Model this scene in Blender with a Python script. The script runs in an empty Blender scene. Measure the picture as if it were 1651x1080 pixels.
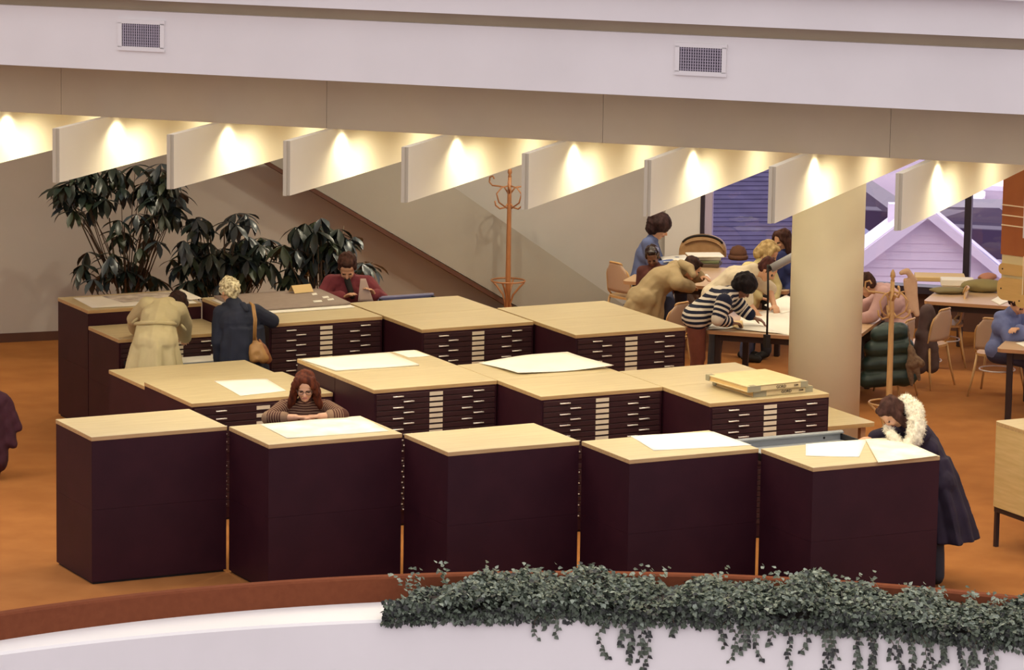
import bpy, bmesh, math, random
import numpy as np
from mathutils import Vector, Matrix
random.seed(7); np.random.seed(7)
R = math.radians
SC = bpy.context.scene; COL = SC.collection

# ------------------------------------------------------------------ camera
F, CX, CY, CZ, YAW, PIT, ROL = 6574.31, -11.8008, -30.5067, 7.8016, 1.09727, 0.17255, 0.01579
W, H = 1651, 1080
_f = np.array([math.cos(PIT)*math.cos(YAW), math.cos(PIT)*math.sin(YAW), -math.sin(PIT)])
_r = np.array([math.sin(YAW), -math.cos(YAW), 0.0]); _u = np.cross(_r, _f)
_r2 = _r*math.cos(ROL)+_u*math.sin(ROL); _u2 = -_r*math.sin(ROL)+_u*math.cos(ROL)
cam = bpy.data.objects.new('camera', bpy.data.cameras.new('camera')); COL.objects.link(cam)
cam.matrix_world = Matrix([[_r2[i], _u2[i], -_f[i], (CX, CY, CZ)[i]] for i in range(3)]+[[0, 0, 0, 1]])
cam.data.sensor_width = 36; cam.data.lens = F*36/W; cam.data.clip_end = 600; cam.data.clip_start = .5
SC.camera = cam
# ------------------------------------------------------------------ light
SC.view_settings.view_transform = 'Standard'; SC.view_settings.look = 'None'
SC.view_settings.exposure = 0.0; SC.view_settings.gamma = 1
SC.view_settings.use_curve_mapping = False
SKY = 2.4; LAMP = 68; LAMP_IN = 32; FILL_WALL = 104
world = bpy.data.worlds.new('sky'); SC.world = world; world.use_nodes = True
wn = world.node_tree.nodes; wl = world.node_tree.links
bg = wn['Background']; bg.inputs[1].default_value = SKY
tc = wn.new('ShaderNodeTexCoord'); sep = wn.new('ShaderNodeSeparateXYZ'); cr = wn.new('ShaderNodeValToRGB')
wl.new(tc.outputs['Generated'], sep.inputs[0]); wl.new(sep.outputs['Z'], cr.inputs[0])
cr.color_ramp.elements[0].position = 0.0; cr.color_ramp.elements[0].color = (.60, .55, .56, 1)
cr.color_ramp.elements[1].position = 0.7; cr.color_ramp.elements[1].color = (.95, .88, .92, 1)
wl.new(cr.outputs[0], bg.inputs[0])
SC.cycles.max_bounces = 7; SC.cycles.transparent_max_bounces = 12
try: SC.cycles.use_denoising = True
except Exception: pass

# ------------------------------------------------------------------ geometry of the place
CAM = np.array([CX, CY, CZ]); FW = np.array([math.cos(YAW), math.sin(YAW), 0]); RT = np.array([math.sin(YAW), -math.cos(YAW), 0])
def _ray(u, v): return _f+_r2*(u-W/2)/F+_u2*(H/2-v)/F
def on_z(u, v, z=0.):
    w = _ray(u, v); return CAM+w*((z-CZ)/w[2])
def dep(x, y): return (x-CX)*FW[0]+(y-CY)*FW[1]
def at(u, v, D):
    w = _ray(u, v); return CAM+w*(D/(w@FW))
def on_plane(u, v, P0, n):
    w = _ray(u, v); return CAM+w*(((np.array(P0)-CAM)@n)/(w@n))

# ------------------------------------------------------------------ materials
def srgb(r, g, b):
    f = lambda c: (c/255/12.92) if c/255 <= .04045 else ((c/255+.055)/1.055)**2.4
    return (f(r), f(g), f(b), 1)
MATS = {}
def mat(name, col, rough=.6, kind=None, col2=None, scale=8, bump=0., metal=0, emit=0, spec=.5, stretch=(1, 1, 1), detail=4, attr_period=None):
    if name in MATS: return MATS[name]
    m = bpy.data.materials.new(name); m.use_nodes = True; MATS[name] = m
    n = m.node_tree.nodes; l = m.node_tree.links; b = n['Principled BSDF']
    b.inputs['Roughness'].default_value = rough; b.inputs['Metallic'].default_value = metal
    b.inputs['Specular IOR Level'].default_value = spec
    b.inputs['Base Color'].default_value = col
    if emit: b.inputs['Emission Color'].default_value = col; b.inputs['Emission Strength'].default_value = emit
    if kind == 'stripe':
        at_ = n.new('ShaderNodeAttribute'); at_.attribute_name = 'along'
        mm = n.new('ShaderNodeMath'); mm.operation = 'MULTIPLY'; mm.inputs[1].default_value = 1/attr_period
        fr = n.new('ShaderNodeMath'); fr.operation = 'FRACT'
        gt = n.new('ShaderNodeMath'); gt.operation = 'GREATER_THAN'; gt.inputs[1].default_value = spec
        b.inputs['Specular IOR Level'].default_value = .3
        mx = n.new('ShaderNodeMix'); mx.data_type = 'RGBA'; mx.inputs[6].default_value = col; mx.inputs[7].default_value = col2
        l.new(at_.outputs['Fac'], mm.inputs[0]); l.new(mm.outputs[0], fr.inputs[0]); l.new(fr.outputs[0], gt.inputs[0])
        l.new(gt.outputs[0], mx.inputs[0]); l.new(mx.outputs[2], b.inputs['Base Color'])
        return m
    if kind or bump:
        t = n.new('ShaderNodeTexCoord'); mp = n.new('ShaderNodeMapping'); mp.inputs['Scale'].default_value = stretch
        l.new(t.outputs['Object'], mp.inputs[0])
        no = n.new('ShaderNodeTexNoise'); no.inputs['Scale'].default_value = scale; no.inputs['Detail'].default_value = detail
        l.new(mp.outputs[0], no.inputs['Vector'])
        if kind:
            c = n.new('ShaderNodeValToRGB'); c.color_ramp.elements[0].position = .35; c.color_ramp.elements[1].position = .65
            c.color_ramp.elements[0].color = col; c.color_ramp.elements[1].color = col2 or col
            l.new(no.outputs['Fac'], c.inputs[0]); l.new(c.outputs[0], b.inputs['Base Color'])
        if bump:
            bp = n.new('ShaderNodeBump'); bp.inputs['Strength'].default_value = bump; bp.inputs['Distance'].default_value = .01
            l.new(no.outputs['Fac'], bp.inputs['Height']); l.new(bp.outputs[0], b.inputs['Normal'])
    return m
M_oak = mat('light_oak', (.52, .42, .235, 1), .42, 'n', (.59, .49, .29, 1), 5, .04, stretch=(.6, 9, 9))
M_oakedge = mat('oak_edge', (.44, .28, .12, 1), .45, 'n', (.54, .36, .17, 1), 6, stretch=(.6, 9, 9))
M_dark = mat('dark_laminate', (.027, .0050, .0105, 1), .5, 'n', (.035, .007, .013, 1), 4, .03, spec=.25)
M_black = mat('black_plinth', (.008, .006, .006, 1), .7)
M_drawer = mat('drawer_laminate', (.036, .012, .014, 1), .5, 'n', (.044, .015, .017, 1), 6, .03, spec=.3)
M_label = mat('label_card', (.72, .62, .47, 1), .7)
M_chrome = mat('polished_steel', (.92, .88, .8, 1), .3, metal=.35)
M_grey = mat('grey_painted_metal', (.30, .32, .33, 1), .4)
M_carpet = mat('orange_carpet', (.32, .125, .036, 1), .95, 'n', (.38, .155, .046, 1), 2.2, 0, spec=.1, detail=8)
M_curb = mat('brown_carpet', (.20, .062, .028, 1), .95, 'n', (.18, .055, .025, 1), 18, .2, spec=.1)
M_white = mat('white_plaster', (.78, .76, .74, 1), .8, 'n', (.74, .72, .70, 1), 1.3, .03)
M_beam = mat('shaded_plaster', (.46, .38, .26, 1), .85, 'n', (.42, .345, .235, 1), 1.1, .03)  # beige carries the shade on the recessed beam face and strip
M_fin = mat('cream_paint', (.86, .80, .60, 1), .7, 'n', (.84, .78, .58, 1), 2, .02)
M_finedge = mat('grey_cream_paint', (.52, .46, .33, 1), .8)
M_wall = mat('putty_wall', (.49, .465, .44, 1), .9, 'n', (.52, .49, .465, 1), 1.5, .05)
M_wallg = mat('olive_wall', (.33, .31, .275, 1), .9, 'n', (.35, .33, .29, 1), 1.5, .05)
M_strip = mat('brown_strip', (.10, .04, .025, 1), .7)
M_column = mat('column_paint', (.80, .74, .54, 1), .75, 'n', (.78, .72, .52, 1), 3, .05)
M_paper = mat('white_paper', (.86, .83, .74, 1), .75, 'n', (.90, .87, .79, 1), 3)
M_map = mat('map_paper', (.84, .76, .52, 1), .75, 'n', (.88, .86, .76, 1), 4)
M_mapg = mat('engraved_map_paper', (.38, .32, .27, 1), .8, 'n', (.74, .68, .60, 1), 7, detail=9)
M_board = mat('grey_brown_board', (.30, .235, .20, 1), .8, 'n', (.33, .26, .22, 1), 14)
M_yel = mat('buff_paper', (.72, .52, .24, 1), .7)
M_leaf = [mat('dark_leaf', (.017, .028, .024, 1), .33), mat('blue_leaf', (.045, .062, .075, 1), .3), mat('green_leaf', (.03, .045, .025, 1), .4)]
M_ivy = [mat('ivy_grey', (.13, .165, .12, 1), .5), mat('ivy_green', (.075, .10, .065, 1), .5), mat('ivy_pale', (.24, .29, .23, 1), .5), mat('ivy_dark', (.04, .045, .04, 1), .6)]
M_stem = mat('stem_brown', (.10, .065, .04, 1), .8)
M_soil = mat('dark_soil', (.03, .022, .018, 1), .95)
M_bent = mat('bentwood', (.52, .30, .12, 1), .4, 'n', (.58, .35, .15, 1), 9, stretch=(4, 4, 1))
M_bentd = mat('red_bentwood', (.36, .15, .06, 1), .4, 'n', (.42, .19, .08, 1), 9, stretch=(4, 4, 1))
M_chair = mat('chair_shell', (.52, .36, .26, 1), .5)
M_tabletop = mat('table_laminate', (.50, .33, .19, 1), .4, 'n', (.54, .36, .21, 1), 6, stretch=(1, 8, 8))
M_tabedge = mat('table_edge', (.48, .26, .13, 1), .5)
M_legs = mat('dark_steel', (.03, .014, .014, 1), .5)
M_mull = mat('dark_mullion', (.03, .022, .04, 1), .4)
M_lav = mat('lavender_frame', (.50, .44, .60, 1), .5)
M_skin = mat('skin_light', (.60, .33, .20, 1), .55)
M_skind = mat('skin_brown', (.19, .085, .05, 1), .5)
M_eye = mat('eye_dark', (.02, .012, .01, 1), .3)
M_lip = mat('lips', (.42, .15, .11, 1), .5)

# ------------------------------------------------------------------ mesh builder
def link(o, parent=None):
    COL.objects.link(o)
    if parent is not None: o.parent = parent
    return o
def tag(o, label=None, cat=None, group=None, kind=None):
    if label: o['label'] = label
    if cat: o['category'] = cat
    if group: o['group'] = group
    if kind: o['kind'] = kind
    return o
def empty(name, loc, rz=0., label=None, cat=None, group=None):
    o = bpy.data.objects.new(name, None); o.location = Vector(loc); o.rotation_euler = (0, 0, rz); o.empty_display_size = .1
    link(o); tag(o, label, cat, group); return o
class MB:
    def __init__(s): s.v = []; s.f = []; s.m = []; s.sm = []
    def add(s, vs, fs, m=0, smooth=False):
        b = len(s.v); s.v += [tuple(map(float, p)) for p in vs]
        for f in fs: s.f.append(tuple(b+i for i in f)); s.m.append(m); s.sm.append(smooth)
        return s
    def box(s, c, d, rz=0., m=0, bev=0.):
        x, y, z = d[0]/2, d[1]/2, d[2]/2; k = bev
        if k <= 0:
            P = [(-x, -y, -z), (x, -y, -z), (x, y, -z), (-x, y, -z), (-x, -y, z), (x, -y, z), (x, y, z), (-x, y, z)]
            Q = [(0, 3, 2, 1), (4, 5, 6, 7), (0, 1, 5, 4), (1, 2, 6, 5), (2, 3, 7, 6), (3, 0, 4, 7)]
        else:
            P = []
            for zz, ins in ((-z, k), (-z+k, 0), (z-k, 0), (z, k)):
                a, b = x-ins, y-ins
                P += [(-a+k, -b, zz), (a-k, -b, zz), (a, -b+k, zz), (a, b-k, zz), (a-k, b, zz), (-a+k, b, zz), (-a, b-k, zz), (-a, -b+k, zz)]
            Q = [tuple(range(7, -1, -1)), tuple(range(24, 32))]
            for L in range(3):
                for i in range(8):
                    j = (i+1) % 8; Q.append((L*8+i, L*8+j, L*8+8+j, L*8+8+i))
        ca, sa = math.cos(rz), math.sin(rz)
        P = [(c[0]+p[0]*ca-p[1]*sa, c[1]+p[0]*sa+p[1]*ca, c[2]+p[2]) for p in P]
        return s.add(P, Q, m)
    def prism(s, pts, z0, z1, m=0, mside=None):
        n = len(pts); P = [(p[0], p[1], z0) for p in pts]+[(p[0], p[1], z1) for p in pts]
        s.add(P, [tuple(range(n-1, -1, -1)), tuple(range(n, 2*n))], m)
        s.add(P, [(i, (i+1) % n, n+(i+1) % n, n+i) for i in range(n)], m if mside is None else mside)
        return s
    def tube(s, pts, rad, n=8, m=0, caps=True, closed=False):
        pts = [np.array(p, float) for p in pts]; N = len(pts)
        rs = rad if hasattr(rad, '__len__') else [rad]*N
        P = []; up = None
        for i in range(N):
            a = pts[i-1] if (i > 0 or closed) else pts[i]; b = pts[(i+1) % N] if (i < N-1 or closed) else pts[i]
            t = b-a; t = t/(np.linalg.norm(t)+1e-9)
            if up is None:
                up = np.cross(t, (0, 0, 1.) if abs(t[2]) < .9 else (1., 0, 0))
            up = up-t*(up@t); up /= np.linalg.norm(up)+1e-9; w = np.cross(t, up)
            for k in range(n):
                A = 2*math.pi*k/n; P.append(pts[i]+rs[i]*(up*math.cos(A)+w*math.sin(A)))
        Q = []
        for i in range(N if closed else N-1):
            for k in range(n):
                j = (i+1) % N; Q.append((i*n+k, i*n+(k+1) % n, j*n+(k+1) % n, j*n+k))
        if caps and not closed: Q += [tuple(range(n-1, -1, -1)), tuple(range((N-1)*n, N*n))]
        return s.add(P, Q, m, True)
    def lathe(s, prof, c=(0, 0, 0), n=24, m=0, smooth=True):
        P = []
        for r, z in prof:
            for k in range(n):
                a = 2*math.pi*k/n; P.append((c[0]+r*math.cos(a), c[1]+r*math.sin(a), c[2]+z))
        Q = [(i*n+k, i*n+(k+1) % n, (i+1)*n+(k+1) % n, (i+1)*n+k) for i in range(len(prof)-1) for k in range(n)]
        Q += [tuple(range(n-1, -1, -1)), tuple(range((len(prof)-1)*n, len(prof)*n))]
        return s.add(P, Q, m, smooth)
    def mesh(s, name, mats):
        me = bpy.data.meshes.new(name); me.from_pydata(s.v, [], s.f)
        for m in (mats if isinstance(mats, (list, tuple)) else [mats]): me.materials.append(m)
        me.polygons.foreach_set('material_index', s.m); me.polygons.foreach_set('use_smooth', s.sm); me.update(); return me
    def build(s, name, mats, parent=None, loc=None, rz=None):
        o = bpy.data.objects.new(name, s.mesh(name, mats)); link(o, parent)
        if loc is not None: o.location = Vector(loc)
        if rz is not None: o.rotation_euler.z = rz
        return o
def part(name, me, parent, loc=(0, 0, 0), rot=(0, 0, 0), scl=None):
    o = bpy.data.objects.new(name, me); link(o, parent); o.location = Vector(loc); o.rotation_euler = rot
    if scl: o.scale = scl
    return o
KIDS = {}
def copy_tree(o, parent=None):
    c = o.copy(); COL.objects.link(c); c.parent = parent
    for ch in list(o.children): copy_tree(ch, c)
    return c
def struct(o): o['kind'] = 'structure'; return o

# ------------------------------------------------------------------ SETTING
C1 = np.array([-.157, -9.824]); R1 = 7.6; C2 = np.array([-.81, -10.515]); R2 = 7.854
def arc(c, r, a0, a1, n): return [(c[0]+r*math.cos(a), c[1]+r*math.sin(a)) for a in np.linspace(a0, a1, n)]
A0, A1 = R(175), R(5); NA = 120
# floor of the reading level, cut round by the atrium
fl = arc(C1, R1-.02, A0, A1, NA)
mb = MB(); mb.prism([(-12, C1[1]+.7)]+fl+[(20, C1[1]+.7), (20, 1.2), (8.6, 13.3), (-12, 13.3)], -.35, 0, 0)
floor = struct(mb.build('floor', M_carpet))
# carpeted kerb round the opening, rounded top
def arc_strip(profile, name, m, a0=A0, a1=A1, n=NA):
    """profile: list of (r, z) on circle C1"""
    b = MB(); k = len(profile); P = []
    for a in np.linspace(a0, a1, n):
        for r, z in profile: P.append((C1[0]+r*math.cos(a), C1[1]+r*math.sin(a), z))
    Q = [(i*k+j, i*k+j+1, (i+1)*k+j+1, (i+1)*k+j) for i in range(n-1) for j in range(k-1)]
    b.add(P, Q, 0, False); return b.build(name, m)
kerb = arc_strip([(R1, .23), (R1, .435), (R1+.015, .45), (R1+.085, .45), (R1+.10, .435), (R1+.10, -.01)], 'trim_1', M_curb); struct(kerb)
# ledge and curved parapet face
b = MB(); P = []
for a in np.linspace(A0, A1, NA):
    P += [(C1[0]+(R1+.02)*math.cos(a), C1[1]+(R1+.02)*math.sin(a), .25), (C2[0]+(R2+.02)*math.cos(a), C2[1]+(R2+.02)*math.sin(a), .25),
          (C2[0]+R2*math.cos(a), C2[1]+R2*math.sin(a), .23), (C2[0]+R2*math.cos(a), C2[1]+R2*math.sin(a), -2.2)]
b.add(P, [(i*4+j, i*4+j+1, i*4+j+5, i*4+j+4) for i in range(NA-1) for j in range(3)], 0, False)
struct(b.build('wall_parapet', mat('parapet_white', (.88, .87, .84, 1), .8, 'n', (.85, .84, .81, 1), 1.3, .03)))

WA = np.array([3.55, 10.95, 0]); WB = np.array([10.9, 10.15, 0]); wdir = (WB-WA)/np.linalg.norm(WB-WA); wnm = np.array([-wdir[1], wdir[0], 0]); P0W = np.array([13.5, 7.6, 0])
WD = R(-43.5); wd = np.array([math.cos(WD), math.sin(WD), 0]); n2 = np.array([-math.sin(WD), math.cos(WD), 0])
QB = on_z(1000, 232, 3.678)
def bm_pt(s, off, z): p = QB+wd*s+n2*off; return (p[0], p[1], z)
def beam_box(b, s0, s1, o0, o1, z0, z1, m=0):
    P = [bm_pt(s0, o0, z0), bm_pt(s1, o0, z0), bm_pt(s1, o1, z0), bm_pt(s0, o1, z0), bm_pt(s0, o0, z1), bm_pt(s1, o0, z1), bm_pt(s1, o1, z1), bm_pt(s0, o1, z1)]
    b.add(P, [(0, 3, 2, 1), (4, 5, 6, 7), (0, 1, 5, 4), (1, 2, 6, 5), (2, 3, 7, 6), (3, 0, 4, 7)], m)
OFF1, OFF2, OFF3 = -.40, -.52, -.64
b = MB(); beam_box(b, -14, 14, .012, .30, 3.69, 4.25); core = struct(b.build('trim_2', M_mull))
js = [-14]+[-.149+2.36*k for k in range(-5, 6)]+[14]
for k in range(len(js)-1):
    b = MB(); beam_box(b, js[k]+.0014, js[k+1]-.0014, 0, .05, 3.678, 4.2); o = b.build('panel', M_beam, core)
zf0 = float(on_plane(1000, 153, QB+n2*OFF1, n2)[2]); zf1 = float(on_plane(1000, 52, QB+n2*OFF1, n2)[2])
zg0 = float(on_plane(1000, 34, QB+n2*OFF2, n2)[2]); zg1 = float(on_plane(1512, 0, QB+n2*OFF2, n2)[2])
b = MB(); beam_box(b, -14, 14, OFF1+.06, .3, zf1-.02, zg0+.05); struct(b.build('trim_6', M_beam))  # shade strip under the upper fascia, put in as a beige recess
b = MB(); beam_box(b, -14, 14, OFF1, .3, zf0, zf1); fascia = struct(b.build('trim_3', M_white))
b = MB(); beam_box(b, -14, 14, OFF2, .3, zg0, zg1+.1); struct(b.build('trim_4', M_white))
b = MB(); beam_box(b, -14, 14, OFF3, .3, zg1+.03, 13); struct(b.build('trim_5', M_white))
# ceiling slab above the fins
cpts = [bm_pt(-14, .04, 0), bm_pt(14, .04, 0), bm_pt(14, 16, 0), bm_pt(-14, 16, 0)]
b = MB(); b.prism([p[:2] for p in cpts], 3.70, 4.0); struct(b.build('ceiling', M_fin))
# ceiling fins
FD = R(42.3); fd = np.array([math.cos(FD), math.sin(FD), 0]); FB = -.7584; bd = np.array([math.cos(FB), math.sin(FB), 0])
F0 = np.array([-.0019, .7005, 3.2326]); FH = .4453; FP = 1.0009; FT = .055
fin_mb = MB(); fl_ = 9.6
fx = bd
P = []
for zz in (0, FH):
    for (a, c) in ((0, 0), (0, -FT), (fl_, -FT), (fl_, 0)):
        q = fd*a+bd*c; P.append((q[0], q[1], zz))
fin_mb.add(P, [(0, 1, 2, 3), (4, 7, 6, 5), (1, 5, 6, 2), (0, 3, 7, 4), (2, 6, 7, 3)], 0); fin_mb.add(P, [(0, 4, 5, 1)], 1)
# a shallow rebate bead down the front edge
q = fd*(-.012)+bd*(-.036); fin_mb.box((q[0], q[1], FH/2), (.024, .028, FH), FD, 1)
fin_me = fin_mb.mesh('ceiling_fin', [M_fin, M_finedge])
fins = []
for i in range(-4, 10):
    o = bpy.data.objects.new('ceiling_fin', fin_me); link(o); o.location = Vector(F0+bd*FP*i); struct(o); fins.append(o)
# downlights in rows between the fins; mid-bay and farthest spots are added fill
can_mb = MB(); can_mb.lathe([(.075, 0), (.075, -.012), (.055, -.012), (.05, 0)], n=20)
can_me = can_mb.mesh('trim_ring', M_white)
bulb_me = MB().lathe([(.048, -.001), (.045, -.008), (.02, -.012)], n=16).mesh('bulb', mat('lamp_glow', (1, .85, .6, 1), emit=12))
WARM = (1.0, .89, .66)
nth = ['first', 'second', 'third', 'fourth', 'fifth', 'sixth', 'seventh', 'eighth', 'ninth', 'tenth', 'eleventh']
dl_no = 0
for i in range(-4, 9):
    fp_ = F0+bd*FP*i; s_b = ((QB-fp_)@n2)/(fd@n2)
    for row, (ds, en, of) in enumerate(((.15, LAMP*.2, .10), (.45, LAMP*.80, .46), (1.9, LAMP_IN, .46), (4.0, LAMP_IN, .46), (6.2, LAMP_IN, .46), (8.4, LAMP_IN, .46), (10.6, LAMP_IN, .46))):
        p = fp_+fd*(s_b+ds)+bd*of; p = np.array([p[0], p[1], 3.70])
        if row > 1 and i < -1: continue
        if row and ((p[0]-8.32)**2+(p[1]-2.21)**2 < 1.0 or (p-P0W)@n2 > -.4 or (p-WA)@wnm > -.4): continue
        if row < 1 and i > -2:
            dl_no += 1
            t = empty('downlight', p, 0, 'round recessed downlight beside ceiling fin, %s along the beam from the left' % nth[i+1], 'downlight', 'downlights along the ceiling beam')
            part('trim_ring', can_me, t); part('bulb', bulb_me, t)
        ld = bpy.data.lights.new('lamp', 'SPOT'); ld.energy = en; ld.color = WARM; ld.spot_size = R(140 if row == 0 else 172); ld.spot_blend = .8 if row == 0 else .9; ld.shadow_soft_size = .03
        lo = bpy.data.objects.new('lamp', ld); link(lo); lo.location = Vector((p[0], p[1], 3.66))
for k in range(-5, 5):  # unseen spots added to brighten the back wall
    ld = bpy.data.lights.new('lamp', 'SPOT'); ld.energy = FILL_WALL; ld.color = WARM; ld.spot_size = R(150); ld.spot_blend = .9; ld.shadow_soft_size = .05
    q = WA+wdir*(k*1.6+.8)-wnm*2.3; lo = bpy.data.objects.new('lamp', ld); link(lo); lo.location = Vector((q[0], q[1], 3.675))
# unseen tinted glass round the atrium added to dim the sky, upper storeys over the beam
tg = bpy.data.materials.new('dimming_glass'); tg.use_nodes = True; n_ = tg.node_tree.nodes; l_ = tg.node_tree.links
n_.remove(n_['Principled BSDF']); tr = n_.new('ShaderNodeBsdfTransparent'); tr.inputs[0].default_value = (.62, .62, .62, 1); l_.new(tr.outputs[0], n_['Material Output'].inputs[0])
for nm, P in (('dimmer_roof', [(-45, -50, 13), (17, -50, 13), (17, 12, 13), (-45, 12, 13)]), ('dimmer_left', [(-45, -50, -6), (-45, -9, -6), (-45, -9, 13), (-45, -50, 13)]),
              ('dimmer_far', [(-45, -9, -6), (-10.4, -9, -6), (-10.4, -9, 13), (-45, -9, 13)]), ('dimmer_side', [(17, -50, -6), (17, 3.9, -6), (17, 3.9, 13), (17, -50, 13)]), ('dimmer_front', [(-45, -50, -6), (17, -50, -6), (17, -50, 13), (-45, -50, 13)])):
    b = MB(); b.add(P, [(0, 1, 2, 3)]); struct(b.build(nm, tg))
# vents in the fascia
def vent(u0, v0, u1, v1, label):
    a = on_plane(u0, v0, QB+n2*OFF1, n2); c = on_plane(u1, v1, QB+n2*OFF1, n2)
    mid = (a+c)/2; w = abs((c-a)@wd); h = .185
    t = empty('air_vent', mid-n2*.0, WD, label, 'vent')
    b = MB(); fr = .018
    for (x, z, sx, sz) in ((0, h/2+fr/2+.01, w+.09, .035), (0, -h/2-fr/2-.01, w+.09, .035), (-w/2-.022, 0, .036, h+.02), (w/2+.022, 0, .036, h+.02)):
        b.box((x, -.008, z), (sx, .016, sz), m=0)
    b.build('frame', M_white, t)
    b = MB(); b.box((0, -.001, 0), (w+.02, .004, h+.02)); b.build('backing', mat('vent_shadow', (.05, .04, .06, 1), .9), t)
    b = MB()
    for k in range(17): b.box((-w/2+w*(k+.5)/17, -.009, 0), (.0075, .010, h))
    for k in range(8): b.box((0, -.006, -h/2+h*(k+.5)/8), (w, .006, .006))
    g = b.build('grille', mat('vent_metal', (.42, .38, .44, 1), .5), t); g['kind'] = 'stuff'
vent(198, 40, 258, 74, 'air vent grille at the left end of the white fascia')
vent(1097, 79, 1163, 113, 'air vent grille at the right of the white fascia, above the fins')

# walls at the back
WA = np.array([3.55, 10.95, 0]); WB = np.array([10.9, 10.15, 0]); wdir = (WB-WA)/np.linalg.norm(WB-WA); wnm = np.array([-wdir[1], wdir[0], 0])
def slab_wall(p0, p1, z0, z1, th, name, m):
    p0 = np.array(p0, float); p1 = np.array(p1, float); d = (p1-p0)/np.linalg.norm(p1-p0); nn = np.array([-d[1], d[0]])
    b = MB(); b.prism([tuple(p0), tuple(p1), tuple(p1+nn*th), tuple(p0+nn*th)], z0, z1); return b.build(name, m)
we = on_plane(1112, 420, WA, wnm)
p0 = WA-wdir*14
struct(slab_wall(p0[:2], we[:2], -.3, 3.72, .25, 'wall_back', M_wall))
b = MB(); q0 = p0-wnm*.012; q1 = we-wnm*.012
b.prism([tuple(q0[:2]), tuple(q1[:2]), tuple((q1+wnm*.012)[:2]), tuple((q0+wnm*.012)[:2])], 0, .10); struct(b.build('baseboard_back', M_strip))
struct(slab_wall((-10.3, 12.4), (-10.3, -9), -.3, 4.0, -.25, 'wall_left', M_wall))
# stair balustrade in front of the back wall, running down to the right
SP = WA-wnm*.45
def sp(u, v): return on_plane(u, v, SP, wnm)
def wall_poly(pix, th, name, m, parent=None, fwd=0.):
    pts = [sp(u, v)-wnm*fwd for u, v in pix]; n = len(pts)
    P = [tuple(p) for p in pts]+[tuple(p+wnm*th) for p in pts]
    b = MB(); b.add(P, [tuple(range(n-1, -1, -1)), tuple(range(n, 2*n))]+[(i, (i+1) % n, n+(i+1) % n, n+i) for i in range(n)]); return b.build(name, m, parent)
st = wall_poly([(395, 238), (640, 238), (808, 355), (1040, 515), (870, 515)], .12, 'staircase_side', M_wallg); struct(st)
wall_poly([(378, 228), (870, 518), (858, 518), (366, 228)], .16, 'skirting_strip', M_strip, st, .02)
# ------------------------------------------------------------------ window wall
P0W = np.array([13.5, 7.6, 0]); WN = n2
def wn_at(s, off=0.): return P0W+wd*s+n2*off
def win_box(b, s0, s1, z0, z1, th=.1, off=0., m=0):
    c = wn_at((s0+s1)/2, off+th/2); b.box((c[0], c[1], (z0+z1)/2), (abs(s1-s0), th, z1-z0), WD, m)
def s_of(u, v=420): return float((on_plane(u, v, P0W, WN)-P0W)@wd)
sA, sB, sC = s_of(1112), s_of(1128), s_of(1558)
sEnd = 9.0; ZS = .47
win = MB(); win_box(win, sA-.1, sEnd, -.3, ZS-.05, .2); struct(win.build('wall_right', M_strip))
b = MB(); win_box(b, sA-.3, sB, -.3, 3.72, .16); struct(b.build('trim_7', M_white))
w1 = MB(); win_box(w1, sB, s_of(1134), ZS, 3.72, .09, -.02); win_box(w1, sC-.035, sC+.04, ZS, 3.72, .10, -.02)
for k in (1, 2): win_box(w1, sC+2.75*k-.035, sC+2.75*k+.04, ZS, 3.72, .1, -.02)
wobj = struct(w1.build('window_1', M_mull))
b = MB(); win_box(b, s_of(1134.5), s_of(1146), ZS, 3.72, .07, .0); b.build('window_frame', M_lav, wobj)
b = MB(); win_box(b, sB, sEnd, ZS-.05, ZS+.03, .22, -.12); b.build('window_sill', M_mull, wobj)
gm = bpy.data.materials.new('window_glass'); gm.use_nodes = True; n_ = gm.node_tree.nodes; l_ = gm.node_tree.links
for x in list(n_):
    if x.type != 'OUTPUT_MATERIAL': n_.remove(x)
tr = n_.new('ShaderNodeBsdfTransparent'); tr.inputs[0].default_value = (.93, .92, .98, 1); gl = n_.new('ShaderNodeBsdfGlossy'); gl.inputs['Roughness'].default_value = .02
lw = n_.new('ShaderNodeFresnel'); lw.inputs[0].default_value = 1.5; mx = n_.new('ShaderNodeMixShader')
l_.new(lw.outputs[0], mx.inputs[0]); l_.new(tr.outputs[0], mx.inputs[1]); l_.new(gl.outputs[0], mx.inputs[2]); l_.new(mx.outputs[0], [x for x in n_ if x.type == 'OUTPUT_MATERIAL'][0].inputs[0])
for a_, b_ in ((s_of(1146), sC-.035), (sC+.04, sC+2.715), (sC+2.79, sC+5.46), (sC+5.54, sEnd)):
    b = MB(); win_box(b, a_, b_, ZS+.03, 3.72, .008, .03); b.build('pane', gm, wobj)
# round column
cc = on_z(1325, 735, 0); cD = dep(cc[0], cc[1])
b = MB(); b.lathe([(.345, 0), (.345, 3.70)], (0, 0, 0), 64); col = b.build('column', M_column, None, (cc[0], cc[1], 0)); struct(col)

# ------------------------------------------------------------------ OUTSIDE
b = MB(); b.box((60, 70, -6.5), (400, 400, 1)); struct(b.build('street', mat('pavement', (.30, .235, .30, 1), .9, 'n', (.37, .30, .37, 1), .25, detail=6)))
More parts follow.
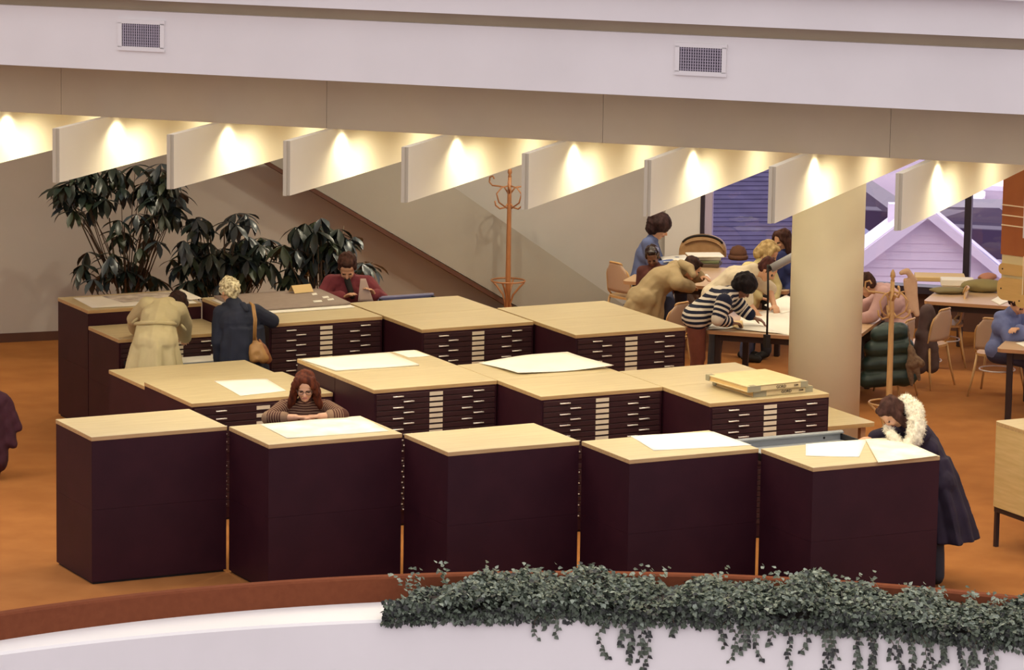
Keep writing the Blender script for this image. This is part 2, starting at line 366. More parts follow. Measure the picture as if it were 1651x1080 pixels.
# white clapboard gable end, seen from above
GD = 56.; ap = at(1494, 346, GD)
gt = empty('gabled_house', (ap[0], ap[1], -6), math.atan2(RT[1], RT[0]), 'white clapboard house with gabled end outside the window', 'house')
apz = ap[2]+6; sl = .80; hw = 4.6; M_clap = mat('white_clapboard', (.92, .82, .90, 1), .7, 'n', (.88, .78, .87, 1), 5); M_rake = mat('white_trim_paint', (.90, .82, .92, 1), .6)
b = MB(); b.prism([(-hw, .06), (hw, .06), (hw, .7), (-hw, .7)], 0, apz-hw*sl-.05)
b.add([(-hw, .06, apz-hw*sl-.1), (hw, .06, apz-hw*sl-.1), (0, .06, apz-.1), (-hw, .7, apz-hw*sl-.1), (hw, .7, apz-hw*sl-.1), (0, .7, apz-.1)], [(0, 1, 2), (5, 4, 3), (0, 2, 5, 3), (1, 4, 5, 2)])
b.build('wall', M_clap, gt)
ph = .115; k = 0
while k < 30:
    z1 = apz-.06-k*ph; z0 = z1-ph
    w1_, w0_ = max((apz-.03-z1)/sl, .01), (apz-.03-z0)/sl
    P = [(-w0_, -.012, z0), (w0_, -.012, z0), (w1_, .0, z1), (-w1_, .0, z1), (-w0_, .058, z0), (w0_, .058, z0), (w1_, .058, z1), (-w1_, .058, z1)]
    bb = MB().add(P, [(0, 1, 2, 3), (4, 7, 6, 5), (0, 4, 5, 1), (1, 5, 6, 2), (3, 2, 6, 7), (0, 3, 7, 4)]); bb.build('clapboard', M_clap, gt); k += 1
M_snowroof = mat('snowy_shingles', (.34, .34, .50, 1), .8, 'n', (.86, .80, .92, 1), 1.6, detail=2)
M_snow = mat('snow', (.88, .83, .92, 1), .8)
for sgn, th, mm in ((-1, .20, M_snow), (1, .12, M_snowroof)):
    ext = hw+.3; P = []
    for y in (-.14, .75):
        for (x, dz) in ((0, .0), (ext, 0), (ext, th), (0, th)):
            P.append((sgn*x, y, apz-x*sl+dz+.02))
    b = MB(); b.add(P, [(0, 1, 2, 3), (7, 6, 5, 4), (3, 2, 6, 7), (0, 4, 5, 1), (1, 5, 6, 2), (0, 3, 7, 4)]); rf = b.build('roof', mm, gt)
    P = []
    for y in (-.17, -.14):
        for (x, dz) in ((0, -.03), (ext, -.03), (ext, th), (0, th)):
            P.append((sgn*x, y, apz-x*sl+dz))
    b = MB(); b.add(P, [(0, 1, 2, 3), (7, 6, 5, 4), (3, 2, 6, 7), (0, 4, 5, 1)]); b.build('rake_board', M_rake, gt)
b = MB(); b.box((-.44, .45, apz-.22), (.10, .2, .62)); b.build('chimney', M_rake, gt)
# blue shingled roof at the left
BD = 62.; bpnt = at(1190, 360, BD)
bt = empty('blue_roofed_house', (bpnt[0], bpnt[1], -6), math.atan2(RT[1], RT[0])+R(8), 'house outside with large blue shingled roof left of the column', 'house')
M_bsh = mat('blue_shingles', (.042, .034, .085, 1), .8, 'n', (.060, .050, .115, 1), 3)
zb = bpnt[2]+6
b = MB(); b.prism([(-4.5, 1), (1.4, 1), (1.4, 3.9), (-4.5, 3.9)], 0, zb-.2); b.build('wall', mat('dull_purple_wall', (.10, .07, .12, 1), .8), bt)
rows = MB()
for k in range(62):
    y0 = -2.2+k*.105; z0 = zb-1.0+k*.055
    rows.add([(-5, y0, z0+.016), (1.75, y0, z0+.016), (1.75, y0+.115, z0+.062), (-5, y0+.115, z0+.062), (-5, y0, z0-.01), (1.75, y0, z0-.01)], [(0, 1, 2, 3), (4, 5, 1, 0)])
o = rows.build('shingle_rows', M_bsh, bt); o['kind'] = 'stuff'
b = MB(); b.add([(-5, -2.2, zb-1.05), (1.75, -2.2, zb-1.05), (1.75, 4.3, zb+2.35), (-5, 4.3, zb+2.35), (-5, 4.3, zb-.2), (1.75, 4.3, zb-.2)], [(0, 1, 2, 3), (3, 2, 5, 4), (0, 3, 4), (1, 5, 2)]); b.build('roof_deck', M_bsh, bt)
# parked cars in the street
def car(u, v, rz, colr, label):
    p = on_z(u, v, -6); t = empty('car', (p[0], p[1], -6), rz, label, 'car')
    m = mat('paint_'+label.split()[0], colr, .3)
    prof = [(-2.2, .35), (-2.25, .75), (-1.9, .92), (-1.35, .98), (-.8, 1.42), (.6, 1.46), (1.35, .98), (2.1, .85), (2.25, .6), (2.2, .35)]
    b = MB(); n = len(prof); P = [(x, -.85+(.14 if z > 1.1 else 0), z) for x, z in prof]+[(x, .85-(.14 if z > 1.1 else 0), z) for x, z in prof]
    b.add(P, [tuple(range(n)), tuple(range(2*n-1, n-1, -1))]+[(i, n+i, n+(i+1) % n, (i+1) % n) for i in range(n)]); b.build('body', m, t)
    for s in (-1, 1):
        b = MB(); y = s*.80
        b.add([(-1.15, y+s*.045, 1.0), (1.1, y+s*.045, 1.0), (.5, y-s*.07, 1.38), (-.7, y-s*.07, 1.38)], [(0, 1, 2, 3)] if s < 0 else [(3, 2, 1, 0)]); b.build('side_window', mat('car_glass', (.20, .18, .22, 1), .15), t)
        for x in (-1.4, 1.4):
            b = MB(); b.tube([(x, s*.66, .32), (x, s*.87, .32)], .32, 18); b.build('wheel', M_black, t)
    b = MB(); b.add([(-1.36, -.62, 1.01), (-1.36, .62, 1.01), (-.84, .56, 1.42), (-.84, -.56, 1.42)], [(3, 2, 1, 0)]); b.build('rear_window', MATS['car_glass'], t)
va = math.atan2(RT[1], RT[0])
car(1570, 432, va+R(-14), (.05, .03, .07, 1), 'dark car parked in the street right of the gable')
car(1352, 398, va+R(-14), (.06, .035, .07, 1), 'maroon dark car in the street left of the gable, farther one')
car(1310, 466, va+R(-20), (.07, .08, .20, 1), 'navy blue car in the street left of the gable, nearer one')
for (u, v, w, d) in ((1603, 302, 1.0, .8), (1560, 316, .7, 1.6)):
    p = on_z(u, v, -6); b = MB(); n = 14
    pts = [(w*.5*math.cos(a)*(1+.25*math.sin(3*a+u)), d*math.sin(a)*(1+.2*math.cos(2*a+v))) for a in np.linspace(0, 2*math.pi, n, endpoint=False)]
    b.prism(pts, 0, .12); o = b.build('snow_patch', M_snow, None, (p[0], p[1], -6), va); tag(o, 'patch of snow in the street, '+('right beside the orange sign' if u > 1580 else 'nearer the dark mullion'), 'snow', 'snow patches', None)
# white chalk-board-like trim: none

# ------------------------------------------------------------------ PLAN CABINETS
L1, D1, H1 = 1.2, .8208, 1.2336
handle_me = (lambda b: (b.tube([(-.05, -.022, 0), (.05, -.022, 0)], .006, 8), b.tube([(-.038, 0, 0), (-.038, -.022, 0)], .004, 6), b.tube([(.038, 0, 0), (.038, -.022, 0)], .004, 6), b.mesh('handle', M_chrome))[-1])(MB())
plate_me = (lambda b: (b.box((0, -.0015, 0), (.128, .003, .033)), b.mesh('label_card', M_label))[-1])(MB())
frame_key = {}
def drawer_mesh(w, h):
    k = (round(w, 3), round(h, 3))
    if k not in frame_key:
        b = MB(); b.box((0, .004, 0), (w, .018, h), bev=.0025); frame_key[k] = b.mesh('drawer', M_drawer)
    return frame_key[k]
def cab_proto(w, d, h, pitch, style, full):
    t = empty('map_cabinet', (0, 0, 0))
    tw = .036; hb = h-tw
    b = MB(); b.box((0, 0, h-tw/2), (w-.002, d-.002, tw), bev=.003, m=0)
    # edge band a little darker
    for f in range(len(b.f)):
        zs = [b.v[i][2] for i in b.f[f]]
        b.m[f] = 0 if min(zs) > h-.006 else 1
    b.build('worktop', [M_oak, M_oakedge], t)
    ins = .004; mid = hb*.52
    b = MB(); b.box((0, .0, .012), (w-.04, d-.04, .024)); b.build('plinth', M_black, t)
    b = MB(); b.box((0, 0, (.02+mid)/2), (w-2*ins, d-2*ins, mid-.02)); b.build('lower_carcass', M_dark, t)
    b = MB(); b.box((0, 0, (mid+.0015+hb)/2), (w-2*ins, d-2*ins, hb-mid-.0015)); b.build('upper_carcass', M_dark, t)
    z = hb-.012; k = 0; skip = 0
    while z-pitch > .1:
        if z > mid > z-pitch: z = mid-.008; k = 0 if style == 'std' else k; continue
        dr = part('drawer', drawer_mesh(w-.05, pitch-.006), t, (0, -d/2+ins-.006, z-pitch/2))
        if full:
            if style == 'std':
                xs = (-.313, .34) if k % 2 == 0 else (-.228, .245)
            elif style == 'b2': xs = (-.30, .245) if k % 2 == 0 else (-.22, .33)
            else: xs = (-.30, .30)
            for x in xs: part('handle', handle_me, dr, (x*w, -.005, 0))
            if full > 1: part('label_card', plate_me, dr, (0.0, -.005, 0), scl=(1, 1, min(1.0, (pitch-.006)/.043)))
        z -= pitch; k += 1
    return t
protos = {}
def cabinet(x, y, w, d, h, label, group, face=0, pitch=.0485, style='std', full=2):
    key = (w, d, h, pitch, style, full)
    if key not in protos: t = protos[key] = cab_proto(*key)
    else: t = copy_tree(protos[key])
    t.location = (x+w/2, y+d/2, 0); t.rotation_euler.z = math.pi*face
    tag(t, label, 'cabinet', group); return t
GRP_F, GRP_M, GRP_B = 'plan cabinets in the front row', 'plan cabinets in the middle rows', 'plan cabinets in the back rows'
row5 = ['leftmost of the five, nothing on its top', 'second from the left, map under the striped-sweater reader', 'middle one of the five with a bare top', 'fourth from the left, white sheet at its back', 'rightmost of the five, beside the fur-collared reader']
front = []
for n in range(5):
    front.append(cabinet(n*1.2074, -n*.8338, L1, D1, H1, 'dark front-row map cabinet, '+row5[n], GRP_F, 1, full=1))
mp_ = [(3.0082+n*1.2062, 1.0081-n*.8287) for n in range(3)]
ml = ['with the large white sheet above', 'with the curled white sheet behind it', 'with two buff portfolios on top']
ml2 = ['under the large white sheet', 'under the curled white sheet', 'bare top, before the column']
for n, (x, y) in enumerate(mp_):
    cabinet(x, y, L1, D1-.001, H1, 'middle-row map cabinet facing the viewer, '+ml[n], GRP_M)
    cabinet(x, y+.8218, L1, D1-.001, H1, 'middle-row map cabinet turned to the back, '+ml2[n], GRP_M, 1, full=0)
cabinet(1.645, 1.837, 1.355, 1.11, 1.065, 'lower wide map cabinet behind the striped-sweater reader, single white sheet on it', GRP_M, 0, .069, 'wide')
cabinet(1.70, 2.955, 1.36, 1.0, 1.0, 'lowest wide map cabinet behind, bare top below the beige trench coat', GRP_M, 1, .069, 'wide', 0)
bp_ = [(3.515, 4.440), (4.7308, 3.629), (5.9465, 2.818)]
bl = ['left end, under the grey-brown board', 'middle of its row, bare top', 'right end, before the round-backed chair']
for n, (x, y) in enumerate(bp_):
    cabinet(x, y, 1.191, D1-.001, H1-.001, 'back-row map cabinet facing the viewer, '+bl[n], GRP_B)
    cabinet(x, y+.8218, 1.191, D1-.001, H1-.001, 'back-row map cabinet turned to the wall, '+['left end under the board', 'open grey drawer at its back', 'right end, before the far coat stand'][n], GRP_B, 1, full=0)
b2 = cabinet(2.31, 5.25, 1.195, .80, 1.03, 'low back-row map cabinet with a drawer open under the trench coat reader', GRP_B, 0, .045, 'b2')
cabinet(2.31, 6.06, 1.195, .82, 1.185, 'back-row map cabinet at the far left covered in white sheets', GRP_B, 1, full=0)
def open_drawer(cab, w, h, z, pull, d=.8208, mfront=M_grey, rot=1, xo=0.):
    """tray pulled out of the drawer side; local -Y is the drawer side"""
    b = MB(); y0 = -d/2-pull
    b.box((0, y0, z+h/2), (w, .022, h), bev=.004, m=0)
    b.box((0, y0+.022, z+h-.012), (w-.02, .03, .012), m=0)
    b.box((-w/2+.02, y0+pull/2, z+h*.35), (.016, pull, h*.7), m=1); b.box((w/2-.02, y0+pull/2, z+h*.35), (.016, pull, h*.7), m=1)
    b.box((0, y0+pull/2, z+.006), (w-.04, pull, .008), m=0)
    b.v = [(x+xo, y, zz) for x, y, zz in b.v]
    dr = b.build('pulled_out_drawer', [mfront, M_black], cab); dr['label'] = 'open grey metal drawer'
    b = MB()
    for x in (xo-w*.33, xo+w*.33): b.tube([(x, y0+.010, z+h*.4), (x, y0+.014, z+h*.4)], .010, 10)
    b.build('screw', M_black, dr); return dr
open_drawer(front[4], 1.10, .085, 1.105, .60)
ob = [o for o in SC.objects if o.get('label') == 'back-row map cabinet turned to the wall, open grey drawer at its back'][0]
open_drawer(ob, .62, .085, 1.10, .50, xo=-.26, mfront=mat('daylit_grey_metal', (.22, .22, .36, 1), .35))  # daylight's blue cast is put into this drawer's metal colour
dr = open_drawer(b2, 1.12, .06, .78, .42, d=.80)
b = MB(); b.box((0, -.40-.21, .815), (1.0, .36, .01)); b.build('sheet', M_paper, dr)

# ------------------------------------------------------------------ loose sheets
def sheet(name, label, pix, z, m=M_paper, curl=0., lift=None, cat='map', th=.002, group=None, nu=8, nv=8, wav=.002):
    """four corners (clockwise from far left) lying at height z"""
    lift = lift or (0, 0, 0, 0)
    c = [on_z(u, v, z+l) for (u, v), l in zip(pix, lift)]
    b = MB(); P = []
    for side in (th, 0):
        for j in range(nv+1):
            for i in range(nu+1):
                s, t = i/nu, j/nv
                p = (c[0]*(1-s)+c[1]*s)*(1-t)+(c[3]*(1-s)+c[2]*s)*t
                dz = wav*(1+math.sin(5*s+3*t+z*40))/2+curl*abs(2*s-1)**4*(1-t)
                P.append((p[0], p[1], p[2]+side+dz+.0004))
    k = (nu+1)*(nv+1); Q = []
    for j in range(nv):
        for i in range(nu):
            a = j*(nu+1)+i; Q.append((a, a+nu+1, a+nu+2, a+1)); Q.append((k+a, k+a+1, k+a+nu+2, k+a+nu+1))
    rim = [i for i in range(nu+1)]+[j*(nu+1)+nu for j in range(1, nv+1)]+[nv*(nu+1)+i for i in range(nu-1, -1, -1)]+[j*(nu+1) for j in range(nv-1, 0, -1)]
    for a, bb in zip(rim, rim[1:]+rim[:1]): Q.append((a, bb, k+bb, k+a))
    b.add(P, Q, 0, True); o = b.build(name, m); c0 = sum(c)/4
    me = o.data; me.transform(Matrix.Translation(Vector(-c0))); o.location = Vector(c0)
    tag(o, label, cat, group); return o
ZT = H1+.0005
sheet('map_sheet', 'open map with yellow tints under the striped-sweater reader', [(419, 684.2), (581, 670.8), (626.8, 695.2), (463, 707)], ZT, M_map)
sheet('map_sheet', 'white sheet at the back edge of the fourth front-row cabinet', [(1016.3, 703.1), (1150, 696.0), (1212, 718), (1053.8, 726.6)], ZT, M_paper)
sheet('map_sheet', 'plain white sheet, left of the two by the fur-collared reader', [(1299, 716), (1398, 708.5), (1385, 737), (1299, 735.1)], ZT, M_paper)
sheet('map_sheet', 'yellow-tinted map, right of the two under the fur-collared reader', [(1395, 708), (1448, 706), (1513, 735), (1415.6, 746)], ZT+.004, M_map)
sheet('map_sheet', 'single white sheet on the low wide cabinet behind the striped-sweater reader', [(345.3, 614.4), (430, 610.8), (461.6, 630), (387.7, 638.7)], 1.066, M_paper)
sheet('map_sheet', 'wide white map stack at the left end of the middle row', [(486.7, 581), (627, 570), (676, 589.6), (541, 598.6)], ZT, M_paper, th=.012)
sheet('map_sheet', 'small white sheet just right of the wide white map stack', [(634, 567.3), (668, 564.5), (694, 574), (658.4, 576.8)], ZT, M_paper)
sheet('map_sheet', 'curled white sheet with a lifted corner in the middle row', [(771, 585.5), (914.7, 567.6), (989.6, 592), (835, 604.5)], ZT, M_paper, lift=(0, .05, .015, 0), wav=.02)
Z1 = 1.1855
sheet('map_sheet', 'broad white sheet covering the cabinet at the far left', [(118, 480.2), (288, 470), (318, 489), (149, 496.7)], Z1, M_paper)
sheet('map_sheet', 'grey engraved map lying on the broad white sheet', [(165, 478), (268, 470.5), (300, 481), (198, 487.5)], Z1+.005, M_mapg)
sheet('map_sheet', 'white sheet with curled edge right of the engraved map', [(274, 471), (291, 469), (326, 481), (306, 484)], Z1+.012, M_paper, curl=.02)
sheet('drawing_board', 'big grey-brown board lying on the back-row cabinet', [(345, 480), (515, 468.4), (565, 491), (395, 503)], ZT+.012, M_board, cat='board', th=.022, wav=0)
sheet('paper_folder', 'cream folder edge sticking out under the grey-brown board', [(341, 484), (519, 471), (572, 496), (400, 508)], ZT, M_paper, cat='folder', th=.008, wav=0)
for k, (u, v, w) in enumerate(((512, 485.5, 8), (525, 479, 6), (533, 482.5, 6), (507, 474, 5))):
    sheet('paper_slip', 'little white slip on the grey-brown board, %s' % ['nearest the viewer', 'middle of the right edge', 'on the right edge', 'by the buff booklet'][k], [(u-w, v-1), (u+w-2, v-2), (u+w, v+1), (u-w+2, v+2)], ZT+.037, M_paper, cat='slip', th=.001, group='slips on the board', nu=2, nv=2, wav=0)
# buff booklet, half open like a tent
p = on_z(488, 471, ZT+.04); t = empty('booklet', p, R(8), 'buff booklet standing half open on the grey-brown board', 'booklet')
b = MB(); b.add([(-.11, -.03, 0), (.11, -.03, 0), (.11, .03, .07), (-.11, .03, .07), (-.11, -.026, -.001), (.11, -.026, -.001), (.11, .034, .066), (-.11, .034, .066)], [(0, 1, 2, 3), (7, 6, 5, 4), (0, 4, 5, 1), (3, 2, 6, 7)]); b.build('front_cover', M_yel, t)
b = MB(); b.add([(-.11, .09, 0), (.11, .09, 0), (.11, .034, .07), (-.11, .034, .07), (-.11, .094, 0), (.11, .094, 0), (.11, .038, .07), (-.11, .038, .07)], [(0, 3, 2, 1), (4, 5, 6, 7), (0, 1, 5, 4), (3, 7, 6, 2)]); b.build('back_cover', M_yel, t)

# two large portfolios with lettered spines
def text_mesh(txt, size, m, parent, loc, rot, depth=.0015):
    cu = bpy.data.curves.new('lettering', 'FONT'); cu.body = txt; cu.size = size; cu.extrude = depth; cu.align_x = 'CENTER'; cu.align_y = 'CENTER'; cu.resolution_u = 2
    o = bpy.data.objects.new('lettering', cu); link(o); dg = bpy.context.evaluated_depsgraph_get(); me = bpy.data.meshes.new_from_object(o.evaluated_get(dg)); bpy.data.objects.remove(o)
    me.materials.clear(); me.materials.append(m); q = bpy.data.objects.new('lettering', me); link(q, parent); q.location = loc; q.rotation_euler = rot; return q
M_buff = mat('buff_cloth', (.70, .56, .30, 1), .7, 'n', (.74, .60, .34, 1), 9); M_gcl = mat('grey_cloth', (.34, .31, .21, 1), .8); M_ink = mat('black_ink', (.05, .03, .02, 1), .8); M_pages = mat('page_edges', (.74, .50, .20, 1), .8)
def portfolio(fl, z, w, d, th, label, num, rz):
    t = empty('portfolio_volume', (fl[0], fl[1], z), rz, label, 'book', 'portfolio volumes')
    b = MB(); b.box((w/2, d/2, .004), (w, d, .008)); b.box((w/2, d/2, th-.004), (w, d, .008)); b.box((w/2, .006, th/2), (w, .012, th)); b.build('cover', M_buff, t)
    b = MB(); b.box((w/2, d/2+.004, th/2), (w-.016, d-.02, th-.016)); b.build('page_block', M_pages, t)
    for x0, x1 in ((0, .13), (w-.075, w)):
        b = MB(); b.box(((x0+x1)/2, .004, th/2), (x1-x0+.002, .012, th+.002)); b.box(((x0+x1)/2, .03, th+.0006), (.06 if x0 == 0 else .05, .05, .001)); b.build('cloth_corner', M_gcl, t)
    b = MB(); b.box((.03, d-.03, th+.0006), (.06, .06, .001)); b.box((.0, d-.03, th/2), (.004, .06, th)); b.build('cloth_corner', M_gcl, t)
    text_mesh('GORD', th*.72, M_ink, t, (w*.55, -.003, th/2), (R(90), 0, 0)); text_mesh(num, th*.45, M_ink, t, (w*.8, -.003, th/2), (R(90), 0, 0))
p = on_z(1216, 641, H1); portfolio(p+np.array([0, 0.01, 0]), H1+.001, .615, .66, .052, 'lower of the two buff lettered portfolios on the middle-row cabinet', '2208', R(3))
p2 = on_z(1206, 633, H1+.054); portfolio(p2, H1+.055, .63, .66, .050, 'upper of the two buff portfolios, tilted over the lower one', '2209', R(4))

# ------------------------------------------------------------------ FURNITURE
def rrect(w, d, r, n=5):
    pts = []
    for cx, cy, a in ((w/2-r, -d/2+r, -90), (w/2-r, d/2-r, 0), (-w/2+r, d/2-r, 90), (-w/2+r, -d/2+r, 180)):
        for k in range(n+1): A = R(a+90*k/n); pts.append((cx+r*math.cos(A), cy+r*math.sin(A)))
    return pts
def table(fl, ang, w, d, label, h=.74, inset=.12, mt=M_tabletop):
    """fl: front-left corner at the floor, ang: direction of the front edge"""
    c = np.array(fl[:2])+np.array([math.cos(ang), math.sin(ang)])*w/2+np.array([-math.sin(ang), math.cos(ang)])*d/2
    t = empty('reading_table', (c[0], c[1], 0), ang, label, 'table')
    b = MB(); b.prism(rrect(w, d, .06), h-.036, h, 0, 1); b.build('tabletop', [mt, M_tabedge], t)
    b = MB(); i = inset
    b.box((0, -d/2+i, h-.075), (w-2*i, .03, .08)); b.box((0, d/2-i, h-.075), (w-2*i, .03, .08)); b.box((-w/2+i, 0, h-.075), (.03, d-2*i, .08)); b.box((w/2-i, 0, h-.075), (.03, d-2*i, .08)); b.build('apron', M_legs, t)
    lm = MB(); lm.box((0, 0, (h-.036)/2), (.06, .06, h-.038), bev=.006); me = lm.mesh('leg', M_legs)
    for sx in (-1, 1):
        for sy in (-1, 1): part('leg', me, t, (sx*(w/2-i), sy*(d/2-i), 0))
    return t
TA = R(-44)
table((9.36, 8.17), TA, 1.85, 1.35, 'reading table behind the tan-coated reader at the end of the wall')
table((8.63, 5.07), TA, 1.55, 1.45, 'reading table spread with white maps beside the column')
table((11.74, 5.8), TA, 2.3, 1.65, 'reading table by the window with buff papers and bags on it')
table((10.83, 3.03), TA, 1.9, 1.3, 'reading table at the right edge before the blue-shirted reader')
# low side table by the column
c_ = on_z(1412, 681, .74)
t = empty('side_table', (c_[0]-.45, c_[1]+.42, 0), 0, 'small oak side table between the middle cabinets and the column', 'table')
b = MB(); b.prism(rrect(.9, .84, .03), .704, .74, 0, 1); b.build('tabletop', [M_oak, M_oakedge], t)
for sx in (-1, 1):
    for sy in (-1, 1):
        b = MB(); b.box((sx*.36, sy*.33, .352), (.05, .05, .704)); b.build('leg', M_tabedge, t)
# oak counter at the right edge
t = empty('oak_counter', (7.64+.9, -1.70-.62, 0), 0, 'oak counter with rounded corners on a dark steel frame at the right edge', 'counter')
M_oak2 = mat('figured_oak', (.54, .37, .15, 1), .5, 'n', (.62, .44, .20, 1), 3.2, .05, stretch=(9, .8, 9), detail=7)
b = MB(); b.prism(rrect(1.8, 1.24, .05), .36, 1.07, 0); b.build('counter_body', M_oak2, t)
b = MB(); b.prism(rrect(1.8, 1.24, .05), 1.071, 1.105, 0, 1); b.build('worktop', [M_oak, M_oakedge], t)
b = MB(); i = .04
b.box((0, -.58, .335), (1.72, .04, .05)); b.box((0, .58, .335), (1.72, .04, .05)); b.box((-.86, 0, .335), (.04, 1.2, .05)); b.box((.86, 0, .335), (.04, 1.2, .05)); b.build('steel_frame', M_legs, t)
for sx in (-1, 1):
    for sy in (-1, 1):
        b = MB(); b.box((sx*.86, sy*.58, .155), (.035, .035, .31)); b.build('leg', M_legs, t)

# chairs
def chair_proto():
    t = empty('reading_chair', (0, 0, 0))
    b = MB(); b.prism(rrect(.42, .42, .12), .43, .455); b.build('seat', M_bent, t)
    # curved shell back, rounded top; local +Y is where the sitter faces
    nu, nv = 12, 9
    def pt(s, t_, off):
        a = (s-.5)*1.35; w = 1-.10*t_; r = .30+off
        z = .50+.34*t_; x = r*math.sin(a)*w*1.05; y = -.02-r*math.cos(a)*.62-.05*t_
        if t_ > .6: x *= 1-.55*((t_-.6)/.4)**3*abs(2*s-1)**2
        return (x, y, z-(.05*abs(2*s-1)**4*t_))
    P = [pt(i/nu, j/nv, 0) for j in range(nv+1) for i in range(nu+1)]+[pt(i/nu, j/nv, .012) for j in range(nv+1) for i in range(nu+1)]
    k = (nu+1)*(nv+1); Q = []
    for j in range(nv):
        for i in range(nu):
            a = j*(nu+1)+i; Q += [(a, a+1, a+nu+2, a+nu+1), (k+a, k+a+nu+1, k+a+nu+2, k+a+1)]
    rim = list(range(nu+1))+[j*(nu+1)+nu for j in range(1, nv+1)]+[nv*(nu+1)+i for i in range(nu-1, -1, -1)]+[j*(nu+1) for j in range(nv-1, 0, -1)]
    for a, c in zip(rim, rim[1:]+rim[:1]): Q.append((a, k+a, k+c, c))
    b = MB(); b.add(P, Q, 0, True); b.build('backrest', M_chair, t)
    path = [pt(0, 0, .006)]+[pt(0, j/6, .006) for j in range(1, 7)]+[pt(i/12, 1, .006) for i in range(1, 13)]+[pt(1, j/6, .006) for j in range(5, -1, -1)]
    path = [(-.19, -.12, .44)]+path+[(.19, -.12, .44)]
    b = MB(); b.tube(path, .011, 8); b.build('back_frame', M_bent, t)
    for sx in (-1, 1):
        for sy in (-1, 1):
            b = MB(); b.tube([(sx*.17, sy*.17, .435), (sx*.20, sy*.20, .22), (sx*.235, sy*.245, 0)], [.014, .013, .010], 8); b.build('leg', M_bent, t)
    b = MB(); b.tube([(.185*math.cos(a), .185*math.sin(a), .27) for a in np.linspace(0, 2*math.pi, 24, endpoint=False)], .008, 6, closed=True); b.build('foot_ring', mat('white_metal', (.75, .68, .68, 1), .3), t)
    return t
chair0 = chair_proto(); first = [True]
def chair(p, rz, label):
    t = chair0 if first[0] else copy_tree(chair0); first[0] = False
    t.location = (p[0], p[1], 0); t.rotation_euler.z = rz; tag(t, label, 'chair', 'reading chairs'); return t
cz = lambda a: a-math.pi/2          # turn so that +Y looks along heading a
p = on_z(1073, 489, .83); chair((p[0]+.08, p[1]+.16), R(20)+0, 'empty round-backed chair between the back cabinets and the map table')
ch_blue = at(1019, 425, 44.9); chair(ch_blue, R(-78), 'round-backed chair under the curly-haired reader in the blue shirt')
ch12 = on_z(1610, 640, 0); chair((ch12[0]+.05, ch12[1]+.12), R(-50), 'round-backed chair of the blue-shirted reader at the right edge')
ch11 = at(1432, 560, 41.4); chair(ch11, R(35), 'chair hung with the green quilted jacket')
chx = at(1490, 560, 42.1); chair(chx, R(25), 'chair hung with the brown coat beside the green jacket')
chy = at(1520, 540, 43.4); chair(chy, R(60), 'empty chair pushed under the window table')
for k, (u, D) in enumerate(((1188, 40.9), (1236, 40.6))):
    pass

# coat stands
def coat_stand(p, label, m, rz=0., Hh=1.85):
    t = empty('coat_stand', (p[0], p[1], 0), rz, label, 'coat stand', 'bentwood coat stands')
    b = MB(); b.tube([(0, 0, .12), (0, 0, .6), (0, 0, 1.5), (0, 0, Hh-.12)], [.030, .030, .024, .020], 14); b.build('pole', m, t)
    b = MB(); b.lathe([(.010, 0), (.022, .01), (.014, .03), (.026, .055), (.022, .085), (.008, .115), (.002, .12)], (0, 0, Hh-.125), 12); b.build('finial', m, t)
    for k in range(6):
        a = k*math.pi/3; ca, sa = math.cos(a), math.sin(a)
        pr = [(.02, Hh-.42), (.05, Hh-.46), (.12, Hh-.47), (.17, Hh-.43), (.18, Hh-.38)] if k % 2 else [(.02, Hh-.30), (.07, Hh-.24), (.15, Hh-.235), (.23, Hh-.235), (.27, Hh-.20), (.265, Hh-.145), (.225, Hh-.13), (.205, Hh-.16)]
        b = MB(); b.tube([(r*ca, r*sa, z) for r, z in pr], .0095, 7); b.build('hook', m, t)
    for k in range(3):
        a = R(60+120*k); ca, sa = math.cos(a), math.sin(a)
        b = MB(); b.tube([(r*ca, r*sa, z) for r, z in [(.02, Hh-.22), (.10, Hh-.235), (.16, Hh-.30), (.13, Hh-.40), (.03, Hh-.47)]], .0085, 7); b.build('scroll', m, t)
    b = MB(); b.tube([(.19*math.cos(a), .19*math.sin(a), .56) for a in np.linspace(0, 2*math.pi, 28, endpoint=False)], .009, 7, closed=True); b.build('umbrella_ring', m, t)
    for k in range(4):
        a = R(45+90*k); ca, sa = math.cos(a), math.sin(a)
        b = MB(); b.tube([(r*ca, r*sa, z) for r, z in [(.19, .55), (.14, .50), (.06, .40), (.03, .30), (.04, .20), (.12, .10), (.22, .03), (.29, .012)]], .011, 7); b.build('leg', m, t)
coat_stand((8.716, 9.65), 'reddish bentwood coat stand against the back wall', M_bentd)
coat_stand((8.786, 1.786), 'pale bentwood coat stand right of the column', M_bent, R(12))

# hanging sign at the right edge
sp0 = np.array([9.6, 1.2]); SR = R(-68); t = empty('hanging_sign', (sp0[0], sp0[1], 1.60), SR, 'orange gridded sign board with wooden lettered plaques at the right edge', 'sign')
M_or = mat('burnt_orange', (.38, .12, .035, 1), .6, 'n', (.34, .10, .03, 1), 4); M_cr = mat('cream_board', (.66, .56, .32, 1), .7); M_plq = mat('plaque_wood', (.58, .37, .13, 1), .5, 'n', (.62, .40, .15, 1), 5, stretch=(1, 6, 6)); M_ltr = mat('pale_lettering', (.85, .74, .55, 1), .7)
b = MB(); b.box((.55, .02, .995), (1.1, .03, 1.13)); b.build('orange_board', M_or, t)
b = MB()
for z in (1.02, .925, .83): b.box((.55, .002, z-.12), (1.1, .008, .010))
for x in (.29, .58, .87): b.box((x, .002, .995), (.012, .008, 1.13))
b.box((.29, -.04, .22), (.008, .006, .45)); g = b.build('grid_lines', M_ltr, t)
b = MB(); b.box((.56, .025, .235), (1.1, .02, .40)); b.build('cream_board', M_cr, t)
